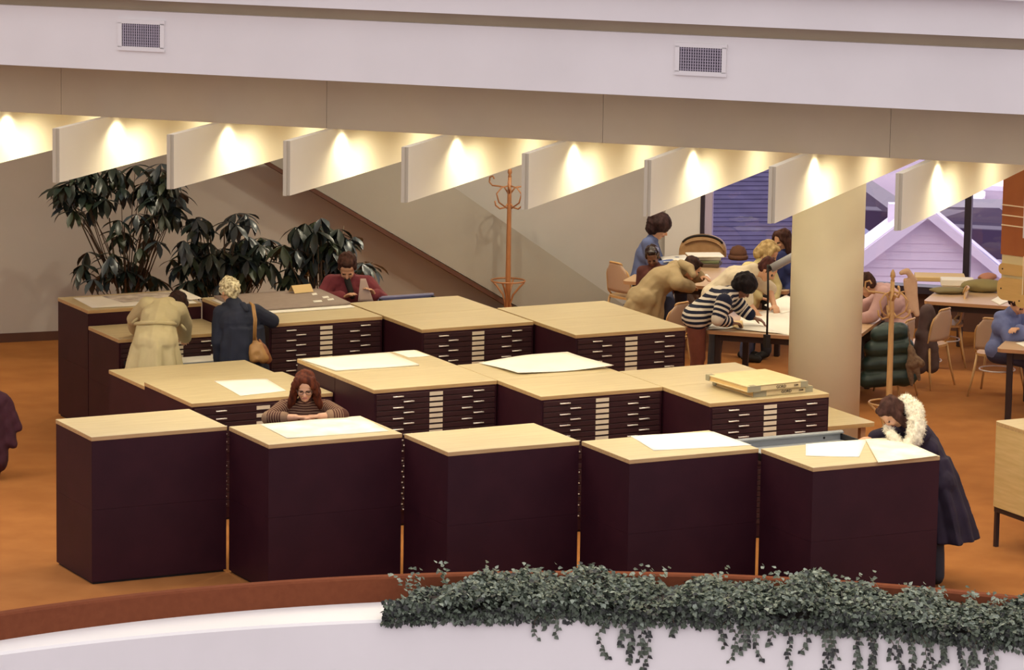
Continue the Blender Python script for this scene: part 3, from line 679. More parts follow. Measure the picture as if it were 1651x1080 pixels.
def plaque(x, z, w, h, txt, y):
    b = MB(); pts = rrect(w, h, h*.42 if h < .12 else h*.36, 6); n = len(pts)
    P = [(x+w/2+a, y, z+c) for a, c in pts]+[(x+w/2+a, y+.016, z+c) for a, c in pts]
    b.add(P, [tuple(range(n)), tuple(range(2*n-1, n-1, -1))]+[(i, n+i, n+(i+1) % n, (i+1) % n) for i in range(n)]); o = b.build('plaque', M_plq, t)
    b = MB(); b.tube([(x+.045, y-.004, z), (x+.045, y+.002, z)], .008, 8); b.build('screw', M_ink, o)
    if txt:
        q = text_mesh(txt, h*.5 if h < .15 else .06, M_ltr, o, (x+w*.52, y-.003, z+.01), (R(90), 0, 0))
plaque(-.01, .295, .95, .105, 'Home Reading', -.006); plaque(-.01, .11, .95, .215, 'New Maps', -.02); plaque(.22, .02, .6, .12, '', -.05)
b = MB()
for x in (.1, 1.0): b.tube([(x, .02, 1.55), (x, .02, 2.09)], .005, 6)
b.build('suspension_rod', M_legs, t)

# clamp lamp on the map table
lp = on_z(1239, 541, .74)
t = empty('desk_lamp', (lp[0]-.03, lp[1]-.02, .74), 0, 'tall clamp lamp with grey tube head on the map table edge', 'lamp')
Dl = dep(lp[0], lp[1]); hd = at(1237, 428, Dl)[2]-.74
b = MB(); b.box((0, 0, -.05), (.05, .06, .13)); b.build('clamp', M_black, t)
b = MB(); b.tube([(0, 0, 0), (0, 0, hd*.6), (-.01, 0, hd)], .011, 8); b.build('pole', M_black, t)
e1 = at(1243, 433, Dl)-np.array([lp[0]-.03, lp[1]-.02, .74]); e2 = at(1300, 402, Dl+.15)-np.array([lp[0]-.03, lp[1]-.02, .74])
b = MB(); b.tube([e1, e2], .042, 10); b.build('lamp_head', mat('lamp_grey', (.32, .32, .33, 1), .4), t)
b = MB(); b.tube([(-.01, 0, hd), e1], .02, 8); b.build('joint', M_black, t)

# papers and bags on the reading tables
ZR = .741
def poly_on(pix, z): return [on_z(u, v, z) for u, v in pix]
sheet('map_sheet', 'large white map on the map table reaching the column', [(1196, 507), (1272, 496), (1300, 545), (1190, 528)], ZR, M_paper)
sheet('map_sheet', 'white map behind, under the lamp on the map table', [(1232, 492), (1268, 476), (1310, 494), (1260, 506)], ZR+.004, M_paper)
sheet('map_sheet', 'creased white sheet at the left corner of the map table', [(1140, 522), (1168, 516), (1184, 529), (1143, 533)], ZR+.002, M_paper, wav=.015)
sheet('map_sheet', 'white sheet hanging at the front edge of the map table', [(1176, 524), (1215, 520), (1262, 538), (1190, 531)], ZR+.008, M_paper)
sheet('paper_slip', 'round buff note on the white maps by the column', [(1180, 518), (1197, 517), (1199, 528), (1182, 528)], ZR+.012, M_yel, cat='slip', th=.002)
sheet('map_sheet', 'white papers on the far table beside the tan coat', [(1112, 448), (1140, 442), (1146, 449), (1118, 453)], ZR, M_paper)
sheet('map_sheet', 'long white sheet in front of the curly-haired reader', [(1064, 414), (1105, 411), (1112, 420), (1070, 423)], ZR+.15, M_paper)
def slab_thing(name, label, cat, c, w, d, h, rz, m, group=None, bev=.006):
    b = MB(); b.box((0, 0, h/2), (w, d, h), bev=bev); o = b.build(name, m, None, c, rz); tag(o, label, cat, group); return o
D1b = dep(*on_z(1134, 424, ZR)[:2]); hb = ZR
base = on_z(1136, 428, ZR)
cols = [('dark-spined book at the bottom of the stack on the far table', mat('book_brown', (.10, .06, .04, 1), .6), .36, .28, .04), ('green book in the stack on the far table', mat('book_green', (.14, .16, .08, 1), .6), .34, .26, .035), ('grey book above the green one in the stack', mat('book_grey', (.34, .32, .28, 1), .6), .35, .27, .035), ('white open magazine on top of the book stack on the far table', M_paper, .40, .30, .015)]
for k, (lb, m, w, d, h) in enumerate(cols):
    slab_thing('book', lb, 'book', (base[0], base[1], hb), w, d, h, R(-38+6*k), m, 'books stacked on the far table'); hb += h+.001
def blob(name, label, cat, c, r, m, seed=0, group=None, rz=0, flat=.15, noise=.12):
    n1, n2_ = 18, 12; P = []; rnd = random.Random(seed); ph = [rnd.uniform(0, 6) for _ in range(6)]
    for j in range(n2_+1):
        th = math.pi*j/n2_
        for i in range(n1):
            a = 2*math.pi*i/n1; k = 1+noise*(math.sin(3*a+ph[0])*math.sin(2*th+ph[1])+.6*math.sin(5*a+ph[2]+3*th))
            z = math.cos(th); z = max(z, -1+flat)
            P.append((r[0]*math.sin(th)*math.cos(a)*k, r[1]*math.sin(th)*math.sin(a)*k, r[2]*(z+1-flat)))
    b = MB(); b.add(P, [(j*n1+i, (j+1)*n1+i, (j+1)*n1+(i+1) % n1, j*n1+(i+1) % n1) for j in range(n2_) for i in range(n1)], 0, True)
    o = b.build(name, m, None, c, rz); tag(o, label, cat, group); return o
bgp = on_z(1133, 412, ZR); M_sat = mat('tan_leather', (.36, .20, .085, 1), .5, 'n', (.44, .26, .12, 1), 9)
sb_ = empty('satchel', (bgp[0], bgp[1], ZR), R(-33), 'tan leather satchel standing behind the stacked books on the far table', 'bag')
b = MB(); n = 20; P = []
for y_, w_ in ((-.09, .9), (-.07, 1), (.07, 1), (.09, .9)):
    for k in range(n):
        a = math.pi*k/(n-1); P.append((-.27*w_*math.cos(a), y_, .24*w_*math.sin(a)**.6))
b.add(P, [(j*n+k, j*n+(k+1) % n, (j+1)*n+(k+1) % n, (j+1)*n+k) for j in range(3) for k in range(n)]+[tuple(range(n-1, -1, -1)), tuple(range(3*n, 4*n))]); b.build('pouch', M_sat, sb_)
b = MB(); b.tube([(-.26*math.cos(a), -.085, .235*math.sin(a)**.6+.01) for a in np.linspace(.5, math.pi-.5, 14)], .012, 6); b.build('dark_rim', M_black, sb_)
b = MB(); b.tube([(.25*math.cos(a), -.11, .20*math.sin(a)**.7) for a in np.linspace(.2, math.pi*.8, 12)], .010, 6); b.build('strap', M_sat, sb_)
bp2 = on_z(1190, 418, ZR); M_wl = mat('brown_wool', (.13, .055, .03, 1), .9, bump=.4, scale=60)
hb_ = empty('knit_hat', (bp2[0], bp2[1], ZR), 0, 'small brown wool hat by the window behind the cream sweater', 'hat')
b = MB(); b.lathe([(.105, .0), (.118, .03), (.105, .055)], n=24); b.build('brim', M_wl, hb_)
b = MB(); b.lathe([(.10, .04), (.098, .09), (.07, .14), (.02, .16)], n=24); b.build('crown', M_wl, hb_)
# window table
b3 = on_z(1570, 455, ZR)
slab_thing('paper_stack', 'buff paper stack at the back of the window table', 'paper', (b3[0]-.25, b3[1]+.3, ZR), .55, .34, .05, R(-30), M_yel)
slab_thing('paper_stack', 'white papers left of the olive bag on the window table', 'paper', tuple(on_z(1543, 459, ZR)[:2])+(ZR,), .36, .22, .07, R(-30), M_paper)
q = on_z(1585, 470, ZR); blob('canvas_bag', 'olive canvas bag lying on the window table', 'bag', (q[0], q[1], ZR), (.24, .13, .075), mat('olive_canvas', (.25, .20, .08, 1), .85, bump=.3, scale=30), 7, rz=R(-25))
q = on_z(1530, 473, ZR); blob('canvas_bag', 'flat olive satchel at the left edge of the window table', 'bag', (q[0], q[1], ZR), (.20, .10, .04), mat('olive_canvas2', (.22, .18, .09, 1), .85), 9, rz=R(-25))
q = on_z(1592, 452, ZR+.1); blob('scarf', 'pinkish scarf dropped across the bags on the window table', 'scarf', (q[0], q[1], ZR+.10), (.14, .09, .045), mat('pink_wool', (.45, .20, .13, 1), .9), 12, rz=R(30))
sheet('map_sheet', 'white sheet at the front edge of the window table by the blue shirt', [(1598, 484), (1622, 472), (1640, 480), (1612, 492)], ZR, M_paper)
sheet('map_sheet', 'white sheet on the right-edge table', [(1637, 553), (1660, 549), (1672, 556), (1652, 560)], ZR, M_paper)

# ------------------------------------------------------------------ PLANTS
leaflet = MB()
L_, Wd = .15, .028
rowsP = [(0, 0, .004), (.25, .6, -.004), (.55, 1, -.02), (.8, .7, -.04), (1.0, .02, -.065)]
P = []
for s, w, dz in rowsP: P += [(-w*Wd, s*L_, dz*.8+.008*w), (0, s*L_, dz*.8), (w*Wd, s*L_, dz*.8+.008*w)]
leaflet.add(P, [(i*3+j, i*3+j+1, i*3+j+4, i*3+j+3) for i in range(4) for j in range(2)], 0, True)
leaf_me = [leaflet.mesh('leaf', m) for m in M_leaf]
pot_me = MB().lathe([(.13, 0), (.17, .30), (.18, .32), (.165, .32), (.15, .28)], n=24).mesh('pot', mat('dark_pot', (.05, .03, .025, 1), .6))
def plant(u, D, clusters, label, seed, stems=4, extra=()):
    rnd = random.Random(seed); base = at(u, 500, D); t = empty('umbrella_plant', (base[0], base[1], 0), 0, label, 'plant', 'potted umbrella plants')
    part('pot', pot_me, t)
    tops = []
    for k, (cu, cv, dd) in enumerate(clusters):
        c = at(cu, cv, D+dd)-np.array([base[0], base[1], 0])
        tops.append(c)
        n = 6; ph0 = rnd.uniform(0, 6); m = leaf_me[0 if rnd.random() < .45 else (1 if rnd.random() < .6 else 2)]; s = rnd.uniform(1.15, 1.7)
        for j in range(n):
            a = ph0+2*math.pi*j/n+rnd.uniform(-.2, .2)
            part('leaf', m, t, c, (R(rnd.uniform(-55, 5)), R(rnd.uniform(-12, 12)), a), (s,)*3)
    fb = MB(); LV = [tuple(v.co) for v in leaf_me[0].vertices]; LF = [tuple(p_.vertices) for p_ in leaf_me[0].polygons]
    for (cu, cv, dd) in extra:
        c = at(cu, cv, D+dd)-np.array([base[0], base[1], 0]); m_ = rnd.choice((0, 0, 1, 2)); s = rnd.uniform(1.1, 1.6); ph0 = rnd.uniform(0, 6)
        for j in range(6):
            Mx = Matrix.Translation(Vector(c)) @ Matrix.Rotation(ph0+j*1.047+rnd.uniform(-.2, .2), 4, 'Z') @ Matrix.Rotation(R(rnd.uniform(-60, 0)), 4, 'X') @ Matrix.Diagonal((s, s, s, 1))
            fb.add([tuple(Mx @ Vector(v)) for v in LV], LF, m_, True)
    if extra:
        fo = fb.build('foliage', M_leaf, t); fo['kind'] = 'stuff'
    b = MB()
    for c in tops:
        k = rnd.randrange(stems); bx, by = .06*math.cos(k*2.1), .06*math.sin(k*2.1)
        b.tube([(bx+(c[0])*.25, by+(c[1])*.25, max(.3, c[2]*.45)), (c[0]*.7+bx, c[1]*.7+by, c[2]*.8), tuple(c)], [.007, .005, .003], 5)
    for k in range(stems):
        bx, by = .06*math.cos(k*2.1), .06*math.sin(k*2.1); b.tube([(bx, by, .25), (bx*2.5, by*2.5, .9), (bx*4, by*4, 1.5)], [.016, .013, .007], 6)
    b.build('stem', M_stem, t)
def clus(polys, n, seed):
    rnd = random.Random(seed); out = []
    while len(out) < n:
        cu, cv, ru, rv = rnd.choice(polys); a = rnd.uniform(0, 6.28); r = math.sqrt(rnd.random())
        out.append((cu+ru*r*math.cos(a), cv+rv*r*math.sin(a), rnd.uniform(-.35, .3)))
    return out
plant(205, 42.9, clus([(200, 300, 80, 34), (150, 350, 55, 25), (235, 330, 60, 40), (215, 390, 70, 40), (180, 420, 60, 40), (240, 440, 60, 26), (120, 310, 26, 20), (265, 320, 25, 30)], 49, 3), 'tall leafy umbrella plant behind the trench-coated reader, leftmost', 21, extra=clus([(200, 330, 95, 60), (200, 400, 85, 65), (150, 290, 50, 30), (240, 290, 40, 30)], 52, 31))
plant(365, 42.7, clus([(365, 350, 55, 26), (355, 385, 70, 30), (370, 420, 72, 32), (330, 440, 50, 24), (400, 430, 40, 30)], 49, 5), 'bushy umbrella plant behind the curly-haired blonde reader', 22, extra=clus([(365, 395, 75, 50), (350, 430, 70, 35)], 40, 32))
plant(520, 42.6, clus([(515, 365, 45, 18), (545, 385, 38, 12), (500, 395, 45, 22), (470, 400, 25, 12), (520, 430, 50, 26), (480, 445, 30, 20), (590, 425, 14, 8)], 36, 8), 'slender umbrella plant behind the maroon jacket', 23, extra=clus([(510, 395, 50, 40), (500, 435, 55, 28)], 22, 33))

# ivy in the planter and down the parapet
iv = empty('ivy_planting', (3.5, -3.3, .25), 0, 'long bed of grey-green ivy along the curved parapet', 'ivy')
def ang_of(u, v=965, z=.3):
    p = on_z(u, v, z); return math.atan2(p[1]-C1[1], p[0]-C1[0])
aL, aR = ang_of(693), ang_of(1720, 1000)
off0 = np.array([3.5, -3.3, .25])
b = MB(); rnd = random.Random(5); P = []
def ring_pt(a, s, z):
    p1 = C1+(R1-.03)*np.array([math.cos(a), math.sin(a)]); p2 = C2+(R2-.01)*np.array([math.cos(a), math.sin(a)])
    p = p1*(1-s)+p2*s; return np.array([p[0], p[1], z])
n = 60
for a in np.linspace(aL-.01, aR, n):
    for s, z in ((.03, .252), (.05, .33), (.5, .36), (.85, .31), (.93, .252)): P.append(ring_pt(a, s, z)-off0)
b.add(P, [(i*5+j, i*5+j+1, i*5+j+6, i*5+j+5) for i in range(n-1) for j in range(4)]); b.build('soil_bed', M_soil, iv)
def leaf_at(b, p, nrm, fdir, s, m):
    nrm = nrm/np.linalg.norm(nrm); fdir = fdir-nrm*(fdir@nrm); fdir /= np.linalg.norm(fdir)+1e-9; sd = np.cross(nrm, fdir)
    pts = [p, p+fdir*s*.3+sd*s*.42+nrm*s*.06, p+fdir*s*.65+sd*s*.28+nrm*s*.03, p+fdir*s*1.05-nrm*s*.12, p+fdir*s*.65-sd*s*.28+nrm*s*.03, p+fdir*s*.3-sd*s*.42+nrm*s*.06]
    b.add(pts, [(0, 1, 2), (0, 2, 3), (0, 3, 4), (0, 4, 5)], m, False)
b = MB(); fol = np.random.RandomState(3)
def hprof(a):     # bumpy top of the foliage
    return .20+.055*math.sin(a*23)+.045*math.sin(a*57+1)+.04*math.sin(a*111+2)
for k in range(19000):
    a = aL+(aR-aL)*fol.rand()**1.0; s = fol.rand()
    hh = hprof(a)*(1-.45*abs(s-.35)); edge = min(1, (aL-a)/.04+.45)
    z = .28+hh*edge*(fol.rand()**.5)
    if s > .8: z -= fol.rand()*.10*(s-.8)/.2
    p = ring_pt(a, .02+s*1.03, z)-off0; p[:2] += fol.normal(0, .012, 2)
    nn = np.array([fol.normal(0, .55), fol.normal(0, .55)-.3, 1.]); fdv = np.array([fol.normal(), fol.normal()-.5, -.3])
    m = fol.choice(4, p=(.42, .27, .13, .18)) if z > .36 else fol.choice(4, p=(.2, .32, .03, .45))  # daylight from above put into colour: top leaves paler, low ones darker
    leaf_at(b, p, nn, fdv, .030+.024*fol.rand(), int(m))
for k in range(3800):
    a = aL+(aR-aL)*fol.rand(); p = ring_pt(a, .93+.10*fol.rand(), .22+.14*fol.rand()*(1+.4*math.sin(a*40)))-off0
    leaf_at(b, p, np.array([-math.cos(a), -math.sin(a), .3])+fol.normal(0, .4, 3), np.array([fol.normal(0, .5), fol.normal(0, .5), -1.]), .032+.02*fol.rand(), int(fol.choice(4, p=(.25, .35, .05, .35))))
# upright sprigs
for u0 in (700, 745, 815, 870, 960, 1045, 1075, 1175, 1265, 1285, 1380, 1412, 1490, 1545, 1595, 1640):
    a = ang_of(u0)+fol.normal(0, .003)
    for sp_ in range(4):
        top = ring_pt(a+fol.normal(0, .01), .2+.3*fol.rand(), .50+.10*fol.rand())-off0; bt_ = ring_pt(a, .3, .33)-off0
        for k in range(12):
            q = bt_+(top-bt_)*(k/11); leaf_at(b, q+fol.normal(0, .012, 3), np.array([fol.normal(0, .5), -.5, 1]), np.array([fol.normal(), fol.normal(), -.2]), .04, int(fol.choice(3)))
o = b.build('foliage', M_ivy, iv); o['kind'] = 'stuff'
lm = [(lambda b: (leaf_at(b, np.zeros(3), np.array([0, 0, 1.]), np.array([0, 1., 0]), .055, 0), b.mesh('leaf', M_ivy[j]))[1])(MB()) for j in (0, 1, 3)]
def vine(u, vlen, sway):
    a = math.atan2(*(lambda p: (p[1]-C2[1], p[0]-C2[0]))(on_z(u, 1003, .24)))
    rad = np.array([math.cos(a), math.sin(a), 0]); tg = np.array([-math.sin(a), math.cos(a), 0])
    n = max(4, int(vlen/.032)); pts = []
    for k in range(n+1):
        q = k/n; x = sway*math.sin(q*3.0)+.008*math.sin(q*14+u)
        p = np.array([C2[0], C2[1], 0])+rad*(R2-.022-.012*math.sin(q*5))-tg*x; pts.append(np.array([p[0], p[1], .27-vlen*q])-off0)
    b = MB(); b.tube(pts, .0028, 5); v = b.build('vine', M_stem, iv)
    for k in range(1, n+1):
        for sd in ((-1, 1) if fol.rand() < .45 else ((1,) if k % 2 else (-1,))):
            # leaf lies against the wall, tip down and outwards
            zx = -tg*sd*(.6+.3*fol.rand())+np.array([0, 0, -.6-.6*fol.rand()]); zx /= np.linalg.norm(zx)
            nr = -rad+fol.normal(0, .25, 3); nr -= zx*(nr@zx); nr /= np.linalg.norm(nr); xx = np.cross(zx, nr)
            l = bpy.data.objects.new('leaf', lm[fol.choice(3)]); link(l, v)
            Mx = Matrix(((xx[0], zx[0], nr[0]), (xx[1], zx[1], nr[1]), (xx[2], zx[2], nr[2]))).to_4x4(); Mx.translation = Vector(pts[k]-rad*.004); s = .58+.38*fol.rand()
            l.matrix_local = Mx @ Matrix.Diagonal((s, s, s, 1))
for u, ln, sw in ((868, .22, -.03), (893, .20, .04), (880, .12, .0), (985, .40, -.09), (1000, .28, .02), (1012, .45, .03), (1022, .30, -.02), (1040, .50, .03), (1034, .42, .0), (1083, .16, .03), (1125, .08, .01), (1170, .26, -.02), (1178, .40, .05), (1192, .30, .08), (1206, .22, -.03), (1232, .36, -.05), (1243, .20, .03), (1278, .48, .0), (1298, .26, .05), (1337, .42, .02), (1342, .5, .04), (1362, .30, -.03), (1395, .48, .0), (1405, .36, -.04), (1416, .44, .03), (1424, .5, .01), (1452, .25, .03), (1478, .36, -.04), (1492, .5, .02), (1502, .42, -.03), (1512, .34, .04), (1520, .5, .05), (1543, .28, .05), (1560, .22, -.04), (1583, .40, .03), (1598, .28, .05), (1618, .24, -.02), (1634, .40, .03), (1648, .35, .02)):
    vine(u, ln*.8, sw)
# ------------------------------------------------------------------ PEOPLE
def npm(v): v = np.array(v, float); return v/(np.linalg.norm(v)+1e-9)
def cap(p0, r0, p1, r1, m=0): return ('c', np.array(p0, float), r0, np.array(p1, float), r1, m)
def ell(c, r, M, m=0): return ('e', np.array(c, float), np.array(r, float), np.array(M, float), m)
def loft(rings, m=0): return ('l', rings, m)
def prim_mesh(b, p):
    if p[0] == 'c':
        _, p0, r0, p1, r1, m = p; t = npm(p1-p0) if np.linalg.norm(p1-p0) > 1e-6 else np.array([0, 0, 1.])
        pts, rs = [], []
        for a in np.linspace(-80, -10, 4): pts.append(p0+t*r0*math.sin(R(a))); rs.append(r0*math.cos(R(a)))
        for a in np.linspace(10, 80, 4): pts.append(p1+t*r1*math.sin(R(a))); rs.append(r1*math.cos(R(a)))
        b.tube(pts, rs, 12)
    elif p[0] == 'e':
        _, c, r, M, m = p; n1, n2_ = 16, 10; P = []
        for j in range(n2_+1):
            th = math.pi*min(max(j/n2_, .03), .97)
            for i in range(n1):
                a = 2*math.pi*i/n1; q = np.array([r[0]*math.sin(th)*math.cos(a), r[1]*math.sin(th)*math.sin(a), r[2]*math.cos(th)]); P.append(c+M@q)
        b.add(P, [(j*n1+i, (j+1)*n1+i, (j+1)*n1+(i+1) % n1, j*n1+(i+1) % n1) for j in range(n2_) for i in range(n1)]+[tuple(range(n1)), tuple(range(n2_*n1+n1-1, n2_*n1-1, -1))])
    else:
        rings = p[1]; n = 36; P = []
        for (c, rx, ry, ax, ay, fold, ph) in rings:
            for k in range(n):
                a = 2*math.pi*k/n; f = 1+fold*math.sin(a*9+ph)+fold*.6*math.sin(a*5+ph*2)
                P.append(c+ax*rx*math.cos(a)*f+ay*ry*math.sin(a)*f)
        N = len(rings)
        b.add(P, [(i*n+k, i*n+(k+1) % n, (i+1)*n+(k+1) % n, (i+1)*n+k) for i in range(N-1) for k in range(n)]+[tuple(range(n-1, -1, -1)), tuple(range((N-1)*n, N*n))])
def sdf(p, X):
    if p[0] == 'c':
        _, a, r0, c, r1, m = p; d = c-a; t = np.clip(((X-a)@d)/(d@d+1e-9), 0, 1); return np.linalg.norm(X-a-t[:, None]*d, axis=1)-(r0+(r1-r0)*t), t*np.linalg.norm(d)
    if p[0] == 'e':
        _, c, r, M, m = p; q = (X-c)@M; k = np.linalg.norm(q/r, axis=1); return (k-1)*min(r), q[:, 2]
    return np.full(len(X), 9.), np.zeros(len(X))
def solid(name, prims, mats, parent, vox=.012, smooth=2, noise=0., nscale=20., along=None, seed=0):
    b = MB()
    for p in prims: prim_mesh(b, p)
    me = b.mesh('tmp', mats[0]); o = bpy.data.objects.new('tmp', me); COL.objects.link(o)
    md = o.modifiers.new('r', 'REMESH'); md.mode = 'VOXEL'; md.voxel_size = vox
    ms = o.modifiers.new('s', 'SMOOTH'); ms.iterations = smooth; ms.factor = .5
    dg = bpy.context.evaluated_depsgraph_get(); dg.update(); m2 = bpy.data.meshes.new_from_object(o.evaluated_get(dg)); bpy.data.objects.remove(o)
    m2.name = name; m2.materials.clear()
    for m in mats: m2.materials.append(m)
    nv = len(m2.vertices); V = np.empty(nv*3); m2.vertices.foreach_get('co', V); V = V.reshape(-1, 3)
    idx = [p[-1] for p in prims]
    if len(mats) > 1 or along is not None:
        best = np.full(nv, 1e9); mi = np.zeros(nv, int); al = np.zeros(nv)
        for k, p in enumerate(prims):
            s, t = sdf(p, V); q = s < best; best[q] = s[q]; mi[q] = p[-1]
            if along is not None: al[q] = (t+along.get(k, 0.))[q] if p[0] == 'c' and k in along else (V[:, 2]*-1+10)[q]
        if len(mats) > 1:
            out = []
            for pl in m2.polygons: out.append(int(mi[pl.vertices[0]]))
            m2.polygons.foreach_set('material_index', out)
        if along is not None:
            at_ = m2.attributes.new('along', 'FLOAT', 'POINT'); at_.data.foreach_set('value', al)
    if noise:
        N = np.empty(nv*3); m2.vertices.foreach_get('normal', N); N = N.reshape(-1, 3); s = nscale
        n_ = np.sin(V[:, 0]*s+seed)*np.sin(V[:, 1]*s*1.1+1.3)+np.sin(V[:, 2]*s*.9+V[:, 0]*s*.5)*np.cos(V[:, 1]*s*.7)+.5*np.sin(V[:, 2]*s*2.3+seed)*np.sin(V[:, 0]*s*2.1)
        V = V+N*(n_*noise)[:, None]; m2.vertices.foreach_set('co', V.ravel())
    m2.polygons.foreach_set('use_smooth', [True]*len(m2.polygons)); m2.update()
    o = bpy.data.objects.new(name, m2); link(o, parent); return o
def frame(fwd, up=(0, 0, 1)):
    y = npm(fwd); x = npm(np.cross(y, up)); z = np.cross(x, y); return np.array([x, y, z]).T   # columns x (right), y (front), z (up)
def hand(W, d, pn, side, curl=.5, s=1., m=0, spread=1.):
    """wrist W, direction d, palm normal pn; side=+1 thumb towards +cross"""
    d = npm(d); pn = npm(pn-d*(pn@d)); x = np.cross(d, pn)*side; out = []; kn = []
    for k, (lx, ln, fl_) in enumerate(((.030, .078, .070), (.011, .082, .078), (-.009, .078, .072), (-.027, .070, .056))):
        K = W+d*ln*s+x*lx*s; out.append(cap(W+x*lx*.5*s+d*.01, .015*s, K, .0125*s, m)); kn.append((K, fl_, lx))
    for K, fl_, lx in kn:
        a1 = curl*.9; a2 = curl*2.0
        d1 = npm(d*math.cos(a1)+pn*math.sin(a1)+x*lx*2.2*spread); d2 = npm(d*math.cos(a2)+pn*math.sin(a2)+x*lx*1.0)
        M1 = K+d1*fl_*.55*s; T = M1+d2*fl_*.5*s; out += [cap(K, .0095*s, M1, .0088*s, m), cap(M1, .0088*s, T, .0072*s, m)]
    B = W+d*.022*s+x*.022*s; T1 = B+(d*.6+x*.75+pn*.25)*.040*s; T2 = T1+npm(d*.9+x*.25+pn*.45)*.034*s
    out += [cap(B, .014*s, T1, .0105*s, m), cap(T1, .0105*s, T2, .0085*s, m)]
    return out
def head_prims(c, M, s=1., eyes=True):
    T = lambda v: c+M@(np.array(v)*s)
    e = lambda v, r, m=0: ell(T(v), np.array(r)*s, M, m)
    out = [e((0, -.012, .035), (.074, .093, .082)), e((0, .018, -.03), (.062, .070, .075)), e((0, .045, -.088), (.034, .034, .026)), e((0, .055, .045), (.055, .035, .04)),
           cap(T((0, .088, .012)), .010*s, T((0, .108, -.022)), .0145*s), e((0, .092, -.028), (.019, .014, .010)), e((.032, .070, -.025), (.024, .022, .022)), e((-.032, .070, -.025), (.024, .022, .022)),
           e((.076, -.005, -.005), (.010, .019, .030)), e((-.076, -.005, -.005), (.010, .019, .030)), e((0, .086, -.058), (.025, .012, .0085), 2), e((0, .084, .022), (.048, .012, .008))]
    if eyes: out += [e((.031, .083, .006), (.014, .010, .0075), 1), e((-.031, .083, .006), (.014, .010, .0075), 1)]
    return out
def hair_prims(style, c, M, s=1.):
    T = lambda v: c+M@(np.array(v)*s); e = lambda v, r: ell(T(v), np.array(r)*s, M, 0); out = []
    out += [e((0, -.022, .058), (.086, .098, .078)), e((0, -.055, .0), (.078, .062, .082)), e((.066, -.018, .015), (.020, .055, .05)), e((-.066, -.018, .015), (.020, .055, .05)), e((0, .045, .098), (.062, .042, .028))]
    if style == 'long':
        for sx in (-1, 1):
            out += [cap(T((sx*.030, .055, .098)), .030*s, T((sx*.072, .066, .035)), .022*s), cap(T((sx*.10, .02, -.10)), .036*s, T((sx*.128, .02, -.19)), .030*s)]
            out += [cap(T((sx*.062, .035, .085)), .030*s, T((sx*.088, .035, -.02)), .030*s), cap(T((sx*.088, .03, -.02)), .032*s, T((sx*.105, .015, -.14)), .034*s), cap(T((sx*.085, -.02, 0)), .034*s, T((sx*.10, -.03, -.15)), .034*s)]
        out += [cap(T((0, -.06, 0)), .07*s, T((0, -.085, -.16)), .06*s)]
    if style == 'hang':      # falls forwards as the head bows
        for sx in (-1, 1):
            out += [cap(T((sx*.07, .0, .05)), .034*s, T((sx*.085, .03, -.10)), .034*s), cap(T((sx*.085, .03, -.10)), .034*s, T((sx*.08, .05, -.22)), .020*s)]
        out += [cap(T((0, -.05, .0)), .07*s, T((0, -.06, -.12)), .045*s)]
    if style == 'afro':
        rr = random.Random(4); out += [e((0, -.02, .065), (.14, .138, .12)), e((0, -.055, .0), (.12, .095, .11))]
        for k in range(30):
            a = rr.uniform(0, 6.28); h = rr.uniform(-.3, 1); q = math.sqrt(1-h*h); out.append(e((.122*q*math.cos(a), -.02+.122*q*math.sin(a)*.9-.01, .06+.105*h), (.030, .030, .030)))
        out = [p for p in out]
    if style == 'curly':
        rr = random.Random(9)
        for k in range(70):
            a = rr.uniform(0, 6.28); h = rr.uniform(-.75, 1); q = math.sqrt(max(0, 1-h*h)); v = (.084*q*math.cos(a), -.03+.092*q*math.sin(a), .04+.088*h)
            if v[1] > .05 and v[2] < .06: continue
            out.append(e(v, (.022, .022, .022)))
    if style == 'bob':
        for sx in (-1, 1): out += [cap(T((sx*.065, .02, .07)), .032*s, T((sx*.085, .02, -.055)), .036*s)]
        out += [cap(T((0, -.06, .02)), .075*s, T((0, -.075, -.06)), .062*s)]
    return out
